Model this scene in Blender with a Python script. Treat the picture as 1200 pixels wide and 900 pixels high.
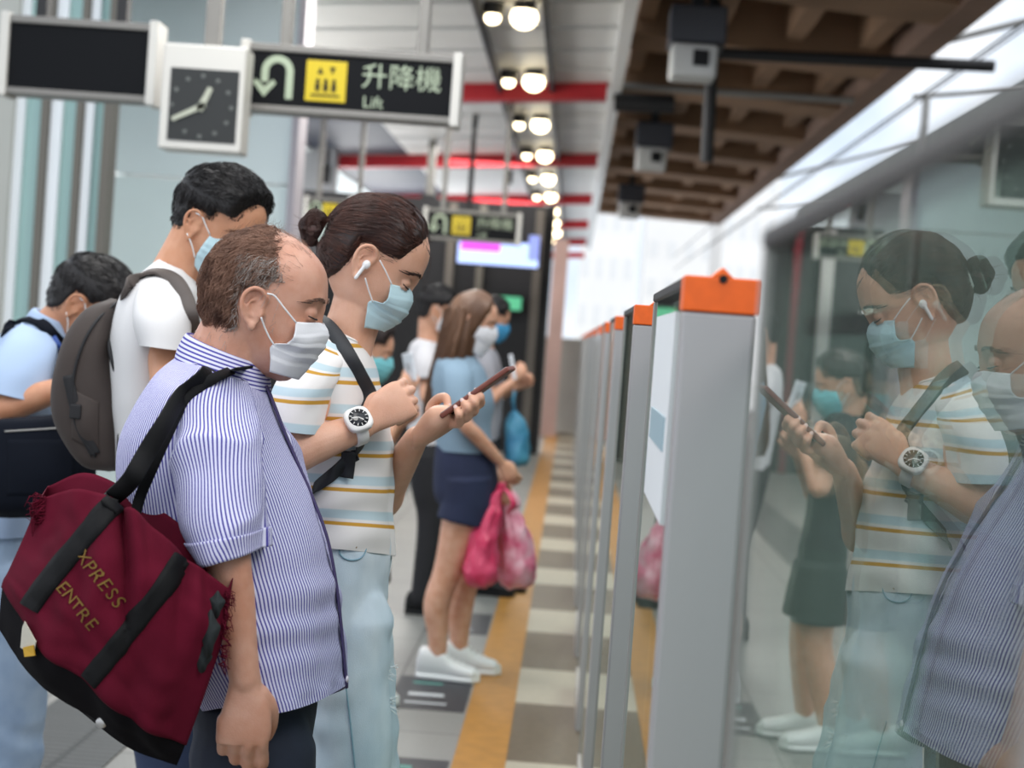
import bpy, bmesh, math, random
import numpy as np
from mathutils import Vector, Matrix, noise
from mathutils.bvhtree import BVHTree

for o in list(bpy.data.objects): bpy.data.objects.remove(o)
SC = bpy.context.scene
COL = SC.collection
random.seed(7); RNG = np.random.default_rng(7)
PI = math.pi

# ------------------------------------------------------------------ camera
F = 2000.0; CH = 1.42; ROLL = math.radians(4.2); VPX, VPY = 671.0, 400.0
_y = Vector(((VPX-600)/F, (450-VPY)/F, -1)).normalized()
_z = Vector((math.sin(ROLL), math.cos(ROLL), 0)); _z = (_z - _y*_z.dot(_y)).normalized()
_x = _y.cross(_z).normalized()
MW = Matrix((_x, _y, _z))                       # camera axes to world axes
CAM = Vector((0, 0, CH))
cd = bpy.data.cameras.new('camera'); co = bpy.data.objects.new('camera', cd); COL.objects.link(co)
cd.sensor_width = 36; cd.lens = 36*F/1200; cd.clip_start = 0.05; cd.clip_end = 600
co.matrix_world = Matrix.Translation(CAM) @ MW.to_4x4()
cd.dof.use_dof = True; cd.dof.focus_distance = 2.78; cd.dof.aperture_fstop = 4.4
SC.camera = co
# ------------------------------------------------------------------ sky and exposure
w = bpy.data.worlds.new('sky'); SC.world = w; w.use_nodes = True
nt = w.node_tree; nt.nodes.clear()
n_out = nt.nodes.new('ShaderNodeOutputWorld'); n_bg = nt.nodes.new('ShaderNodeBackground')
n_tc = nt.nodes.new('ShaderNodeTexCoord'); n_no = nt.nodes.new('ShaderNodeTexNoise'); n_cr = nt.nodes.new('ShaderNodeValToRGB')
n_no.inputs['Scale'].default_value = 7; n_no.inputs['Detail'].default_value = 4
n_cr.color_ramp.elements[0].position = .38; n_cr.color_ramp.elements[0].color = (.50, .59, .71, 1)
n_cr.color_ramp.elements[1].position = .62; n_cr.color_ramp.elements[1].color = (.88, .90, .925, 1)
nt.links.new(n_tc.outputs['Generated'], n_no.inputs['Vector']); nt.links.new(n_no.outputs['Fac'], n_cr.inputs['Fac'])
nt.links.new(n_cr.outputs['Color'], n_bg.inputs['Color']); n_bg.inputs['Strength'].default_value = 1.0
nt.links.new(n_bg.outputs['Background'], n_out.inputs['Surface'])
sd = bpy.data.lights.new('sun', 'SUN'); so = bpy.data.objects.new('sun', sd); COL.objects.link(so)
sd.energy = .75; sd.angle = math.radians(25); sd.color = (1, .96, .9)
so.rotation_euler = (Vector((0,0,0))-Vector((.75, -.55, 1.0))).to_track_quat('-Z', 'Y').to_euler()
SC.view_settings.view_transform = 'Standard'; SC.view_settings.look = 'None'
SC.view_settings.exposure = 0.62; SC.view_settings.gamma = 1; SC.view_settings.use_curve_mapping = False
SC.cycles.use_denoising = True; SC.cycles.max_bounces = 8; SC.cycles.transparent_max_bounces = 24
SC.cycles.caustics_reflective = False; SC.cycles.caustics_refractive = False

# ------------------------------------------------------------------ pixel rays (1200 x 900 frame) to world points
def ray(px, py): return MW @ Vector(((px-600)/F, (450-py)/F, -1))
def P(px, py, Y):
    r = ray(px, py); return CAM + r*(Y/r.y)
def PX(px, py, X):
    r = ray(px, py); return CAM + r*(X/r.x)
def PZ(px, py, z=0.0):
    r = ray(px, py); return CAM + r*((z-CH)/r.z)

def proj(p):
    c = MW.transposed() @ (Vector(p)-CAM); return (600-F*c.x/c.z, 450+F*c.y/c.z)
def bvh_of(*obs):
    V = []; Fc = []
    for o in obs:
        b = len(V); org = ORG[o.name]; V += [v.co+org for v in o.data.vertices]; Fc += [tuple(b+i for i in p.vertices) for p in o.data.polygons]
    return BVHTree.FromPolygons(V, Fc)
def hit(bv, px, py, off=.004, Y=None):
    "the point of a surface seen at that place in the frame, lifted off it a little"
    r = ray(px, py).normalized(); h = bv.ray_cast(CAM, r)
    if h[0] is None: return P(px, py, Y) if Y is not None else None
    n = h[1] if h[1].dot(r) < 0 else -h[1]
    return h[0]+n*off
def hitn(bv, px, py):
    r = ray(px, py).normalized(); h = bv.ray_cast(CAM, r)
    return None if h[0] is None else (h[1] if h[1].dot(r) < 0 else -h[1])
# ------------------------------------------------------------------ objects
ORG = {}
def tag(o, label=None, cat=None, group=None, kind=None):
    if label: o['label'] = label
    if cat: o['category'] = cat
    if group: o['group'] = group
    if kind: o['kind'] = kind
    return o
def thing(name, label, cat, loc=(0,0,0), group=None):
    o = bpy.data.objects.new(name, None); COL.objects.link(o); o.location = loc; o.empty_display_size = .1
    ORG[o.name] = Vector(loc); return tag(o, label, cat, group)
def link(name, me, mat=None, parent=None, smooth=True):
    o = bpy.data.objects.new(name, me); COL.objects.link(o)
    org = Vector((0,0,0))
    if parent is not None:
        o.parent = parent; org = ORG.get(parent.name, Vector((0,0,0)))
        if org.length > 0: me.transform(Matrix.Translation(-org))
    ORG[o.name] = org
    if mat is not None and not me.materials: me.materials.append(mat)
    if smooth and len(me.polygons): me.polygons.foreach_set('use_smooth', [True]*len(me.polygons))
    me.update(); return o
def top_at(o, loc):
    "give a single-mesh thing its origin"
    loc = Vector(loc); o.data.transform(Matrix.Translation(-loc)); o.location = loc; ORG[o.name] = loc; return o
def copy_tree(o, parent=None):
    c = o.copy(); COL.objects.link(c); c.parent = parent
    if o.name in ORG: ORG[c.name] = ORG[o.name].copy()
    for ch in list(o.children): copy_tree(ch, c)
    return c

def cr(p0, p1, p2, p3, t):
    return .5*((2*p1)+(-p0+p2)*t+(2*p0-5*p1+4*p2-p3)*t*t+(-p0+3*p1-3*p2+p3)*t*t*t)
def spline(K, n):
    "K (k, d) control values -> (n, d), Catmull-Rom through all, ends clamped"
    K = np.asarray(K, float); k = len(K)
    if k == 1: return np.repeat(K, n, 0)
    if k == 2: K = np.array([K[0], (K[0]+K[1])/2, K[1]]); k = 3
    E = np.vstack([2*K[0]-K[1], K, 2*K[-1]-K[-2]])
    out = []
    for i in range(n):
        s = i*(k-1)/(n-1); j = min(int(s), k-2); out.append(cr(E[j], E[j+1], E[j+2], E[j+3], s-j))
    return np.array(out)
def grid_normals(G, wrap):
    du = np.roll(G, -1, 1)-np.roll(G, 1, 1)
    if not wrap: du[:, 0] = G[:, 1]-G[:, 0]; du[:, -1] = G[:, -1]-G[:, -2]
    dv = np.gradient(G, axis=0)
    n = np.cross(du, dv); l = np.linalg.norm(n, axis=2, keepdims=True); l[l < 1e-12] = 1
    return n/l
def nz(x, y, z=0.0): return noise.noise((x, y, z))
def fbm(x, y, z=0.0, o=3):
    a = 0; s = 1
    for i in range(o): a += s*noise.noise((x, y, z)); x *= 2.1; y *= 2.1; z *= 2.1; s *= .5
    return a

class MB:
    def __init__(s): s.v = []; s.f = []; s.uv = []; s.has = False; s.fm = []; s.m = 0
    def _add(s, vs, fs, uvs=None):
        b = len(s.v); s.v += [tuple(v) for v in vs]
        for i, f in enumerate(fs):
            s.f.append([b+k for k in f]); s.fm.append(s.m)
            if uvs is not None: s.uv.append([tuple(uvs[i][k]) for k in range(len(f))]); s.has = True
            else: s.uv.append([(0, 0)]*len(f))
        return s
    def box(s, c, d, rot=None, taper=None):
        c = Vector(c); x, y, z = [k/2 for k in d]
        V = [Vector((i*x, j*y, k*z)) for k in (-1, 1) for j in (-1, 1) for i in (-1, 1)]
        if taper:
            for v in V[4:]: v.x *= taper[0]; v.y *= taper[1]
        if rot is not None: V = [rot @ v for v in V]
        return s._add([c+v for v in V], [(0,2,3,1),(4,5,7,6),(0,1,5,4),(2,6,7,3),(0,4,6,2),(1,3,7,5)])
    def bx(s, x0, x1, y0, y1, z0, z1):
        return s.box(((x0+x1)/2, (y0+y1)/2, (z0+z1)/2), (x1-x0, y1-y0, z1-z0))
    def hexa(s, b4, t4):
        return s._add(list(b4)+list(t4), [(3,2,1,0),(4,5,6,7),(0,1,5,4),(1,2,6,5),(2,3,7,6),(3,0,4,7)])
    def grid(s, G, wrap=False, caps=False, uv=None, flip=False):
        nv, nu = G.shape[:2]; V = G.reshape(-1, 3); fs = []; uvs = [] if uv is not None else None
        for j in range(nv-1):
            for i in range(nu if wrap else nu-1):
                i2 = (i+1) % nu; q = (j*nu+i, j*nu+i2, (j+1)*nu+i2, (j+1)*nu+i)
                if uv is not None:
                    U = [uv[j, i], uv[j, i2] if i2 else uv[j, nu], uv[j+1, i2] if i2 else uv[j+1, nu], uv[j+1, i]] if wrap else [uv[j, i], uv[j, i2], uv[j+1, i2], uv[j+1, i]]
                if flip: q = q[::-1]; U = U[::-1] if uv is not None else None
                fs.append(q)
                if uv is not None: uvs.append(U)
        b = len(s.v); s._add(V, fs, uvs)
        if caps:
            for j, rv in ((0, True), (nv-1, False)):
                c = len(s.v); s.v.append(tuple(G[j].mean(0)))
                for i in range(nu):
                    a, d = b+j*nu+i, b+j*nu+(i+1) % nu
                    s.f.append([d, a, c] if (rv != flip) else [a, d, c]); s.fm.append(s.m); s.uv.append([(0, 0)]*3)
        return s
    def tube(s, pts, r, n=8, caps=True, seg=None, flat=None, up=None):
        "round (or flat = (width factor, thickness factor)) tube through pts"
        pts = np.array([tuple(p) for p in pts], float); r = np.asarray([r]*len(pts) if np.isscalar(r) else r, float)
        if seg:
            q = spline(np.hstack([pts, r[:, None]]), seg); pts, r = q[:, :3], q[:, 3]
        T = np.gradient(pts, axis=0); T /= np.linalg.norm(T, axis=1, keepdims=True)+1e-12
        u0 = np.array(up if up is not None else ((0, 0, 1) if abs(T[0][2]) < .9 else (1, 0, 0)), float)
        G = []; u = u0
        for i in range(len(pts)):
            u = (u0 if up is not None else u); u = u-T[i]*u.dot(T[i]); u = u/(np.linalg.norm(u)+1e-12); v = np.cross(T[i], u)
            a = np.arange(n)*2*PI/n; fw, ft = flat or (1, 1)
            G.append(pts[i]+r[i]*(fw*np.cos(a)[:, None]*v+ft*np.sin(a)[:, None]*u))
        return s.grid(np.array(G), True, caps)
    def limb(s, pts, r, n=14, seg=None):
        "tube with rounded ends"
        pts = [np.array(tuple(p), float) for p in pts]; r = list(r)
        d0 = (pts[0]-pts[1]); d0 /= np.linalg.norm(d0); d1 = (pts[-1]-pts[-2]); d1 /= np.linalg.norm(d1)
        q = spline(np.hstack([np.array(pts), np.array(r)[:, None]]), seg or max(10, 5*len(pts)))
        P0, R = list(q[:, :3]), list(q[:, 3])
        for k in (.55, .85, 1.0): P0.insert(0, np.array(pts[0])+d0*r[0]*k); R.insert(0, r[0]*math.sqrt(max(.002, 1-k*k)))
        for k in (.55, .85, 1.0): P0.append(np.array(pts[-1])+d1*r[-1]*k); R.append(r[-1]*math.sqrt(max(.002, 1-k*k)))
        return s.tube(P0, R, n)
    def cyl(s, p0, p1, r0, r1=None, n=20):
        return s.tube([p0, p1], [r0, r0 if r1 is None else r1], n)
    def ell(s, c, r, rot=None, nu=20, nv=12):
        G = np.zeros((nv, nu, 3)); c = Vector(c)
        for j in range(nv):
            th = PI*(j+.02)/(nv-1+.04)-PI/2
            for i in range(nu):
                a = 2*PI*i/nu; p = Vector((r[0]*math.cos(th)*math.cos(a), r[1]*math.cos(th)*math.sin(a), r[2]*math.sin(th)))
                if rot is not None: p = rot @ p
                G[j, i] = c+p
        return s.grid(G, True, True)
    def prism(s, poly, off):
        "closed outline (list of Vector) extruded by vector off"
        n = len(poly); off = Vector(off); vs = [Vector(p) for p in poly]; vs += [v+off for v in vs]
        fs = [tuple(range(n))[::-1], tuple(range(n, 2*n))]+[(i, (i+1) % n, n+(i+1) % n, n+i) for i in range(n)]
        return s._add(vs, fs)
    def build(s, name, mat, parent=None, smooth=False, bevel=0, solid=0, sub=0, kind=None, label=None, angle=None):
        me = bpy.data.meshes.new(name); me.from_pydata(s.v, [], s.f)
        mats = mat if isinstance(mat, (list, tuple)) else [mat]
        for m in mats: me.materials.append(m)
        if len(mats) > 1: me.polygons.foreach_set('material_index', s.fm)
        if s.has:
            l = me.uv_layers.new(name='UVMap'); l.data.foreach_set('uv', [c for f in s.uv for p in f for c in p])
        o = link(name, me, None, parent, smooth)
        if bevel:
            m = o.modifiers.new('b', 'BEVEL'); m.width = bevel; m.segments = 2; m.limit_method = 'ANGLE'; m.angle_limit = .6
        if solid:
            m = o.modifiers.new('s', 'SOLIDIFY'); m.thickness = abs(solid); m.offset = 1 if solid > 0 else -1
        if sub:
            m = o.modifiers.new('u', 'SUBSURF'); m.levels = m.render_levels = sub
        if kind: o['kind'] = kind
        if label: o['label'] = label
        return o

# ------------------------------------------------------------------ lofts: side-on sections given as front / back edges in the frame
def seclist(Y, rows):
    "rows: (front px, front py, back px, back py, half width in metres[, y shift, exponent])"
    out = []
    for r in rows:
        dy = r[5] if len(r) > 5 else 0; e = r[6] if len(r) > 6 else 2.0
        A = P(r[0], r[1], Y+dy); B = P(r[2], r[3], Y+dy); c = (A+B)/2; a = (A-B)/2
        out.append([*c, *a, 0, r[4], 0, e])
    return out
def loft_grid(S, nv=40, nu=48, disp=None, circ=None):
    "S rows: centre(3) a(3) b(3) exponent -> grid, uv (metres)"
    Q = spline(S, nv); t = np.arange(nu)*2*PI/nu; G = np.zeros((nv, nu, 3))
    for j in range(nv):
        e = max(1.6, Q[j, 9]); c, s_ = np.cos(t), np.sin(t)
        x = np.sign(c)*np.abs(c)**(2/e); y = np.sign(s_)*np.abs(s_)**(2/e)
        G[j] = Q[j, :3]+x[:, None]*Q[j, 3:6]+y[:, None]*Q[j, 6:9]
    mid = nv//2; closed = np.vstack([G[mid], G[mid][:1]])
    arc = np.concatenate([[0], np.cumsum(np.linalg.norm(np.diff(closed, axis=0), axis=1))])
    if circ: arc = arc*circ/arc[-1]
    vl = np.concatenate([[0], np.cumsum(np.linalg.norm(np.diff(Q[:, :3], axis=0), axis=1))])
    uv = np.zeros((nv, nu+1, 2)); uv[:, :, 0] = arc[None]; uv[:, :, 1] = vl[:, None]
    if disp is not None:
        N = grid_normals(G, True); ctr = Q[:, None, :3]
        sg = np.sign(np.sum(N*(G-ctr), axis=2).mean()) or 1
        D = np.array([[disp(uv[j, i, 0], uv[j, i, 1], G[j, i], j/(nv-1), t[i]) for i in range(nu)] for j in range(nv)])
        G = G+sg*N*D[:, :, None]
    return G, uv
def patch_grid(C, nu, nv):
    "C[v][u] control points -> smooth grid (nv, nu, 3)"
    C = np.array([[tuple(p) for p in row] for row in C], float)
    R = np.array([spline(row, nu) for row in C])
    return np.stack([spline(R[:, i], nv) for i in range(nu)], 1)
def grid_uv(G):
    nv, nu = G.shape[:2]
    u = np.concatenate([[0], np.cumsum(np.linalg.norm(np.diff(G[nv//2], axis=0), axis=1))])
    v = np.concatenate([[0], np.cumsum(np.linalg.norm(np.diff(G[:, nu//2], axis=0), axis=1))])
    uv = np.zeros((nv, nu, 2)); uv[:, :, 0] = u[None]; uv[:, :, 1] = v[:, None]; return uv
def union(mb, name, mat, parent, voxel=.003, smooth=4):
    "one continuous surface round all closed shells"
    me = bpy.data.meshes.new(name+'_t'); me.from_pydata(mb.v, [], mb.f); o = bpy.data.objects.new(name+'_t', me); COL.objects.link(o)
    bm = bmesh.new(); bm.from_mesh(me); bmesh.ops.recalc_face_normals(bm, faces=bm.faces); bm.to_mesh(me); bm.free()
    m = o.modifiers.new('r', 'REMESH'); m.mode = 'VOXEL'; m.voxel_size = voxel; m.adaptivity = 0
    if smooth:
        q = o.modifiers.new('s', 'SMOOTH'); q.factor = .5; q.iterations = smooth
    dg = bpy.context.evaluated_depsgraph_get(); dg.update()
    r = bpy.data.meshes.new_from_object(o.evaluated_get(dg)); r.name = name
    bpy.data.objects.remove(o); bpy.data.meshes.remove(me); r.materials.clear()
    bv = BVHTree.FromPolygons([v.co.copy() for v in r.vertices], [tuple(p.vertices) for p in r.polygons])
    return link(name, r, mat, parent), bv
def text_mesh(body, size, Mx, name, mat, parent, depth=.0008, bold=0.0):
    cu = bpy.data.curves.new('t', 'FONT'); cu.body = body; cu.size = size; cu.extrude = depth; cu.offset = bold
    cu.align_x = 'CENTER'; cu.align_y = 'CENTER'
    o = bpy.data.objects.new('t', cu); COL.objects.link(o)
    dg = bpy.context.evaluated_depsgraph_get(); dg.update()
    me = bpy.data.meshes.new_from_object(o.evaluated_get(dg)); me.name = name
    bpy.data.objects.remove(o); bpy.data.curves.remove(cu); me.transform(Mx); me.materials.clear()
    return link(name, me, mat, parent, smooth=False)

# ------------------------------------------------------------------ materials
def M(name, col, rough=.6, metal=0, var=0, vs=20, bump=0, bs=200, emit=None, es=1, sss=0, col2=None, spec=.5, sheen=0, stretch=None, coat=0):
    m = bpy.data.materials.new(name); m.use_nodes = True; t = m.node_tree; b = t.nodes['Principled BSDF']
    b.inputs['Base Color'].default_value = (*col, 1); b.inputs['Roughness'].default_value = rough
    b.inputs['Metallic'].default_value = metal; b.inputs['Specular IOR Level'].default_value = spec
    if coat: b.inputs['Coat Weight'].default_value = coat
    if sheen: b.inputs['Sheen Weight'].default_value = sheen
    if sss:
        b.inputs['Subsurface Weight'].default_value = sss; b.inputs['Subsurface Radius'].default_value = (.008, .003, .0015)
        b.inputs['Subsurface Scale'].default_value = 1
    if emit: b.inputs['Emission Color'].default_value = (*emit, 1); b.inputs['Emission Strength'].default_value = es
    def vec(sc):
        g = t.nodes.new('ShaderNodeTexCoord'); mp = t.nodes.new('ShaderNodeMapping')
        mp.inputs['Scale'].default_value = stretch or (1, 1, 1); t.links.new(g.outputs['Object'], mp.inputs['Vector'])
        n = t.nodes.new('ShaderNodeTexNoise'); n.inputs['Scale'].default_value = sc; n.inputs['Detail'].default_value = 4
        t.links.new(mp.outputs['Vector'], n.inputs['Vector']); return n
    if var or col2:
        n = vec(vs); x = t.nodes.new('ShaderNodeValToRGB'); c2 = col2 or tuple(min(1, c*(1+var)) for c in col); c1 = col if col2 else tuple(c*(1-var) for c in col)
        x.color_ramp.elements[0].position = .3; x.color_ramp.elements[1].position = .7
        x.color_ramp.elements[0].color = (*c1, 1); x.color_ramp.elements[1].color = (*c2, 1)
        t.links.new(n.outputs['Fac'], x.inputs['Fac']); t.links.new(x.outputs['Color'], b.inputs['Base Color'])
    if bump:
        n = vec(bs); q = t.nodes.new('ShaderNodeBump'); q.inputs['Strength'].default_value = bump; q.inputs['Distance'].default_value = .002
        t.links.new(n.outputs['Fac'], q.inputs['Height']); t.links.new(q.outputs['Normal'], b.inputs['Normal'])
    return m
def srgb(r, g, b): return tuple(((c/255+.055)/1.055)**2.4 if c > 10 else c/255/12.92 for c in (r, g, b))
def glass_mat(name, tint, ior=1.5, rough=0.0):
    m = bpy.data.materials.new(name); m.use_nodes = True; t = m.node_tree; t.nodes.clear()
    o = t.nodes.new('ShaderNodeOutputMaterial'); mx = t.nodes.new('ShaderNodeMixShader'); tr = t.nodes.new('ShaderNodeBsdfTransparent'); gl = t.nodes.new('ShaderNodeBsdfGlossy')
    fr = t.nodes.new('ShaderNodeFresnel'); ge = t.nodes.new('ShaderNodeNewGeometry'); mm = t.nodes.new('ShaderNodeMix')
    tr.inputs['Color'].default_value = (*tint, 1); gl.inputs['Roughness'].default_value = rough; gl.inputs['Color'].default_value = (.97, 1, .985, 1)
    mm.data_type = 'FLOAT'; mm.inputs[2].default_value = ior; mm.inputs[3].default_value = 1/ior
    t.links.new(ge.outputs['Backfacing'], mm.inputs[0]); t.links.new(mm.outputs[0], fr.inputs['IOR'])
    t.links.new(fr.outputs['Fac'], mx.inputs['Fac']); t.links.new(tr.outputs['BSDF'], mx.inputs[1]); t.links.new(gl.outputs['BSDF'], mx.inputs[2])
    t.links.new(mx.outputs['Shader'], o.inputs['Surface']); return m
def stripes_mat(name, base, bands, axis='u', period=.006, rough=.85, bump=.15, bs=900, soft=.12):
    "bands: [(start, end, colour)] in fractions of the period along the cloth's own u or v"
    m = M(name, base, rough, bump=bump, bs=bs, spec=.2); t = m.node_tree; b = t.nodes['Principled BSDF']
    uv = t.nodes.new('ShaderNodeUVMap'); sx = t.nodes.new('ShaderNodeSeparateXYZ'); t.links.new(uv.outputs['UV'], sx.inputs['Vector'])
    dv = t.nodes.new('ShaderNodeMath'); dv.operation = 'DIVIDE'; dv.inputs[1].default_value = period
    t.links.new(sx.outputs['X' if axis == 'u' else 'Y'], dv.inputs[0])
    fr = t.nodes.new('ShaderNodeMath'); fr.operation = 'FRACT'; t.links.new(dv.outputs[0], fr.inputs[0])
    r = t.nodes.new('ShaderNodeValToRGB'); el = r.color_ramp.elements; el[0].color = (*base, 1); el[1].color = (*base, 1); el[1].position = 1
    for s0, s1, c in bands:
        h = soft*(s1-s0)
        for p, cc in ((s0-h, base), (s0+h, c), (s1-h, c), (s1+h, base)):
            e = el.new(min(max(p, .0005), .9995)); e.color = (*cc, 1)
    t.links.new(fr.outputs[0], r.inputs['Fac']); t.links.new(r.outputs['Color'], b.inputs['Base Color']); return m

# ================================================================== SETTING
c_white = M('white_paint', srgb(205, 206, 204), .5, var=.05, vs=3)
m_metal = M('brushed_steel', srgb(188, 186, 184), .38, .75, var=.06, vs=8, stretch=(1, 1, .1))
m_grey = M('grey_metal', srgb(150, 148, 144), .45, .3, var=.06, vs=6)
m_dark = M('dark_metal', srgb(38, 38, 40), .5, .2)
m_black = M('black_plastic', srgb(15, 16, 18), .6, spec=.3)
m_red = M('red_paint', srgb(176, 12, 30), .45, var=.06, vs=4)
m_orange = M('orange_plastic', srgb(238, 100, 14), .45, var=.06, vs=60)

def brick_floor(name, c1, c2, mortar, bw, bh, off=0.5, ms=.006, rough=.45, rot=0):
    m = M(name, c1, rough); t = m.node_tree; b = t.nodes['Principled BSDF']
    g = t.nodes.new('ShaderNodeTexCoord'); mp = t.nodes.new('ShaderNodeMapping'); k = t.nodes.new('ShaderNodeTexBrick')
    mp.inputs['Rotation'].default_value = (0, 0, rot)
    k.offset = off; k.inputs['Color1'].default_value = (*c1, 1); k.inputs['Color2'].default_value = (*c2, 1); k.inputs['Mortar'].default_value = (*mortar, 1)
    k.inputs['Scale'].default_value = 1; k.inputs['Mortar Size'].default_value = ms; k.inputs['Brick Width'].default_value = bw; k.inputs['Row Height'].default_value = bh
    n = t.nodes.new('ShaderNodeTexNoise'); n.inputs['Scale'].default_value = 90; n.inputs['Detail'].default_value = 5
    mx = t.nodes.new('ShaderNodeMix'); mx.data_type = 'RGBA'; mx.blend_type = 'OVERLAY'; mx.inputs[0].default_value = .25
    t.links.new(g.outputs['Object'], mp.inputs['Vector']); t.links.new(mp.outputs['Vector'], k.inputs['Vector']); t.links.new(g.outputs['Object'], n.inputs['Vector'])
    t.links.new(k.outputs['Color'], mx.inputs[6]); t.links.new(n.outputs['Fac'], mx.inputs[7]); t.links.new(mx.outputs[2], b.inputs['Base Color'])
    return m
m_floor = brick_floor('grey_granite_tiles', srgb(124, 123, 120), srgb(133, 131, 127), srgb(92, 91, 89), .6, .6, 0)
m_band_lit = M('pale_lit_band', srgb(170, 160, 142), .5, var=.06, vs=30)  # bands of light across the edge floor, painted into its colour
m_band_shade = M('brown_shade_band', srgb(98, 85, 68), .5, var=.12, vs=30)  # shade between the light bands, painted as darker floor
m_yellow = M('yellow_tactile_paint', srgb(164, 114, 48), .55, var=.12, vs=14)
m_tact = brick_floor('ribbed_tactile_tiles', srgb(78, 78, 78), srgb(84, 84, 84), srgb(52, 52, 52), .3, .05, 0, .012)

MB().bx(-9, -.295, -4, 27, -.25, 0).build('floor', m_floor, kind='structure')
b = MB(); b.bx(-.295, -.12, -4, 26, -.25, .003).build('trim_1', m_yellow, kind='structure')
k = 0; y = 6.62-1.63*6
e = MB(); dk = MB()  # alternating floor lengths carry the painted bands of light and shade
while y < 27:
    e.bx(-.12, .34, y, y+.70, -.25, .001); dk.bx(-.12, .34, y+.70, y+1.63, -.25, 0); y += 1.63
e.build('floor_edge_lit', m_band_lit, kind='structure'); dk.build('floor_edge_shade', m_band_shade, kind='structure')
MB().bx(-1.75, -1.35, -4, 26, -.01, .006).build('trim_2', m_tact, kind='structure')
MB().bx(.345, 30, -6, 80, -1.6, -1.2).build('ground', M('track_ballast', srgb(92, 86, 78), .9, var=.35, vs=14, bump=.6, bs=20), kind='structure')
MB().bx(6.9, 7.3, -8, 55, -1.2, 6.1).build('wall_right', M('trackside_concrete', srgb(104, 108, 100), .85, var=.18, vs=1.2), kind='structure')
MB().bx(-9, 1.2, 26.4, 26.6, -1.2, 1.46).build('wall_back', M('low_grey_wall', srgb(176, 172, 166), .7, var=.06, vs=3), kind='structure')

# ---- ceiling of white panels rising gently to the tracks, with red cross beams
def cz(X, h=2.6): return CH+h+.073*X
ce = MB(); y = 11.0
while y < 46:
    q = [(-2.45, y), (.19, y), (.19, y+.93), (-2.45, y+.93)]
    ce.hexa([(X, Y, cz(X)) for X, Y in q], [(X, Y, cz(X)+.06) for X, Y in q]); y += 1.08
ce.build('ceiling', M('white_ceiling_panel', srgb(226, 226, 224), .5, var=.04, vs=2), kind='structure')
q = [(-4.6, 11), (.22, 11), (.22, 46), (-4.6, 46)]
MB().hexa([(X, Y, cz(X)+.10) for X, Y in q], [(X, Y, cz(X)+.2) for X, Y in q]).build('roof', M('grey_roof_deck', srgb(120, 122, 126), .7), kind='structure')
q = [(-3.7, 11.4), (-2.45, 11.4), (-2.45, 46), (-3.7, 46)]
MB().hexa([(X, Y, cz(X)+.02) for X, Y in q], [(X, Y, cz(X)+.07) for X, Y in q]).build('ceiling_recess', M('navy_ceiling_panel', srgb(38, 46, 64), .5), kind='structure')
q = [(-7, 10.5), (-3.7, 10.5), (-3.7, 46), (-7, 46)]
MB().hexa([(X, Y, cz(X)-.02) for X, Y in q], [(X, Y, cz(X)+.05) for X, Y in q]).build('ceiling_side', M('pale_soffit', srgb(208, 218, 220), .5), kind='structure')
MB().hexa([(.19, 11, cz(.19)-.13), (.30, 11, cz(.19)-.13), (.30, 46, cz(.19)-.13), (.19, 46, cz(.19)-.13)],
          [(.19, 11, cz(.19)+.2), (.30, 11, cz(.19)+.2), (.30, 46, cz(.19)+.2), (.19, 46, cz(.19)+.2)]).build('trim_3', M('white_fascia', srgb(242, 242, 240), .4), kind='structure')
for i in range(6):
    Y = 17.2+6.5*i
    q = [(-4.5, Y), (.16, Y), (.16, Y+.2), (-4.5, Y+.2)]
    MB().hexa([(X, yy, cz(X)-.17) for X, yy in q], [(X, yy, cz(X)) for X, yy in q]).build('ceiling_beam', m_red, kind='structure')
# ---- brown coffered roof above the tracks
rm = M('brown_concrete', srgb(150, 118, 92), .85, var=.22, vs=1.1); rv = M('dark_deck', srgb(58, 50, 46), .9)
rh = CH+2.75
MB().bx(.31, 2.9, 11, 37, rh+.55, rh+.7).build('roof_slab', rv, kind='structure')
for X in (.36, 1.0, 1.72, 2.42):
    MB().bx(X, X+.16, 11, 37, rh+.12, rh+.55).build('roof_beam', rm, kind='structure')
MB().bx(2.74, 2.98, 11, 37, rh-.02, rh+.72).build('roof_beam', M('brown_edge_beam', srgb(140, 112, 96), .8, var=.1, vs=2), kind='structure')
for i in range(9):
    Y = 12.2+2.9*i
    MB().hexa([(.31, Y, rh), (2.74, Y+.9, rh), (2.74, Y+1.75, rh), (.31, Y+.85, rh)], [(.31, Y, rh+.5), (2.74, Y+.9, rh+.5), (2.74, Y+1.75, rh+.5), (.31, Y+.85, rh+.5)]).build('roof_beam', rm, kind='structure')

# ---- left: glazed facade, pale lift shaft
YF = 10.6
mg = M('teal_glass_panel', srgb(168, 206, 202), .15, var=.08, vs=1.5, spec=.7, stretch=(1, 1, .3)); ml = M('white_mullion', srgb(238, 244, 248), .4); mb_ = M('brown_mullion', srgb(110, 106, 98), .5, .3)
def vx(px, Y=YF): return P(px, 250, Y).x
MB().bx(vx(-90), vx(14), YF-.1, YF+.1, 0, 5).build('wall_left', M('grey_cladding', srgb(176, 178, 172), .6, var=.05, vs=1), kind='structure')
edges = [14, 50, 92, 124]
for i in range(3):
    MB().bx(vx(edges[i]), vx(edges[i+1]), YF, YF+.03, 0, 5).build('window_%d' % (i+1), mg, kind='structure')
for px0, px1, mm_, dy in ((13, 24, ml, -.05), (45, 54, mb_, -.08), (55, 68, ml, -.05), (86, 94, mb_, -.08), (95, 105, ml, -.05), (119, 129, mb_, -.1)):
    MB().bx(vx(px0), vx(px1), YF+dy, YF+.06, 0, 5).build('window_frame', mm_, kind='structure')
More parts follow.
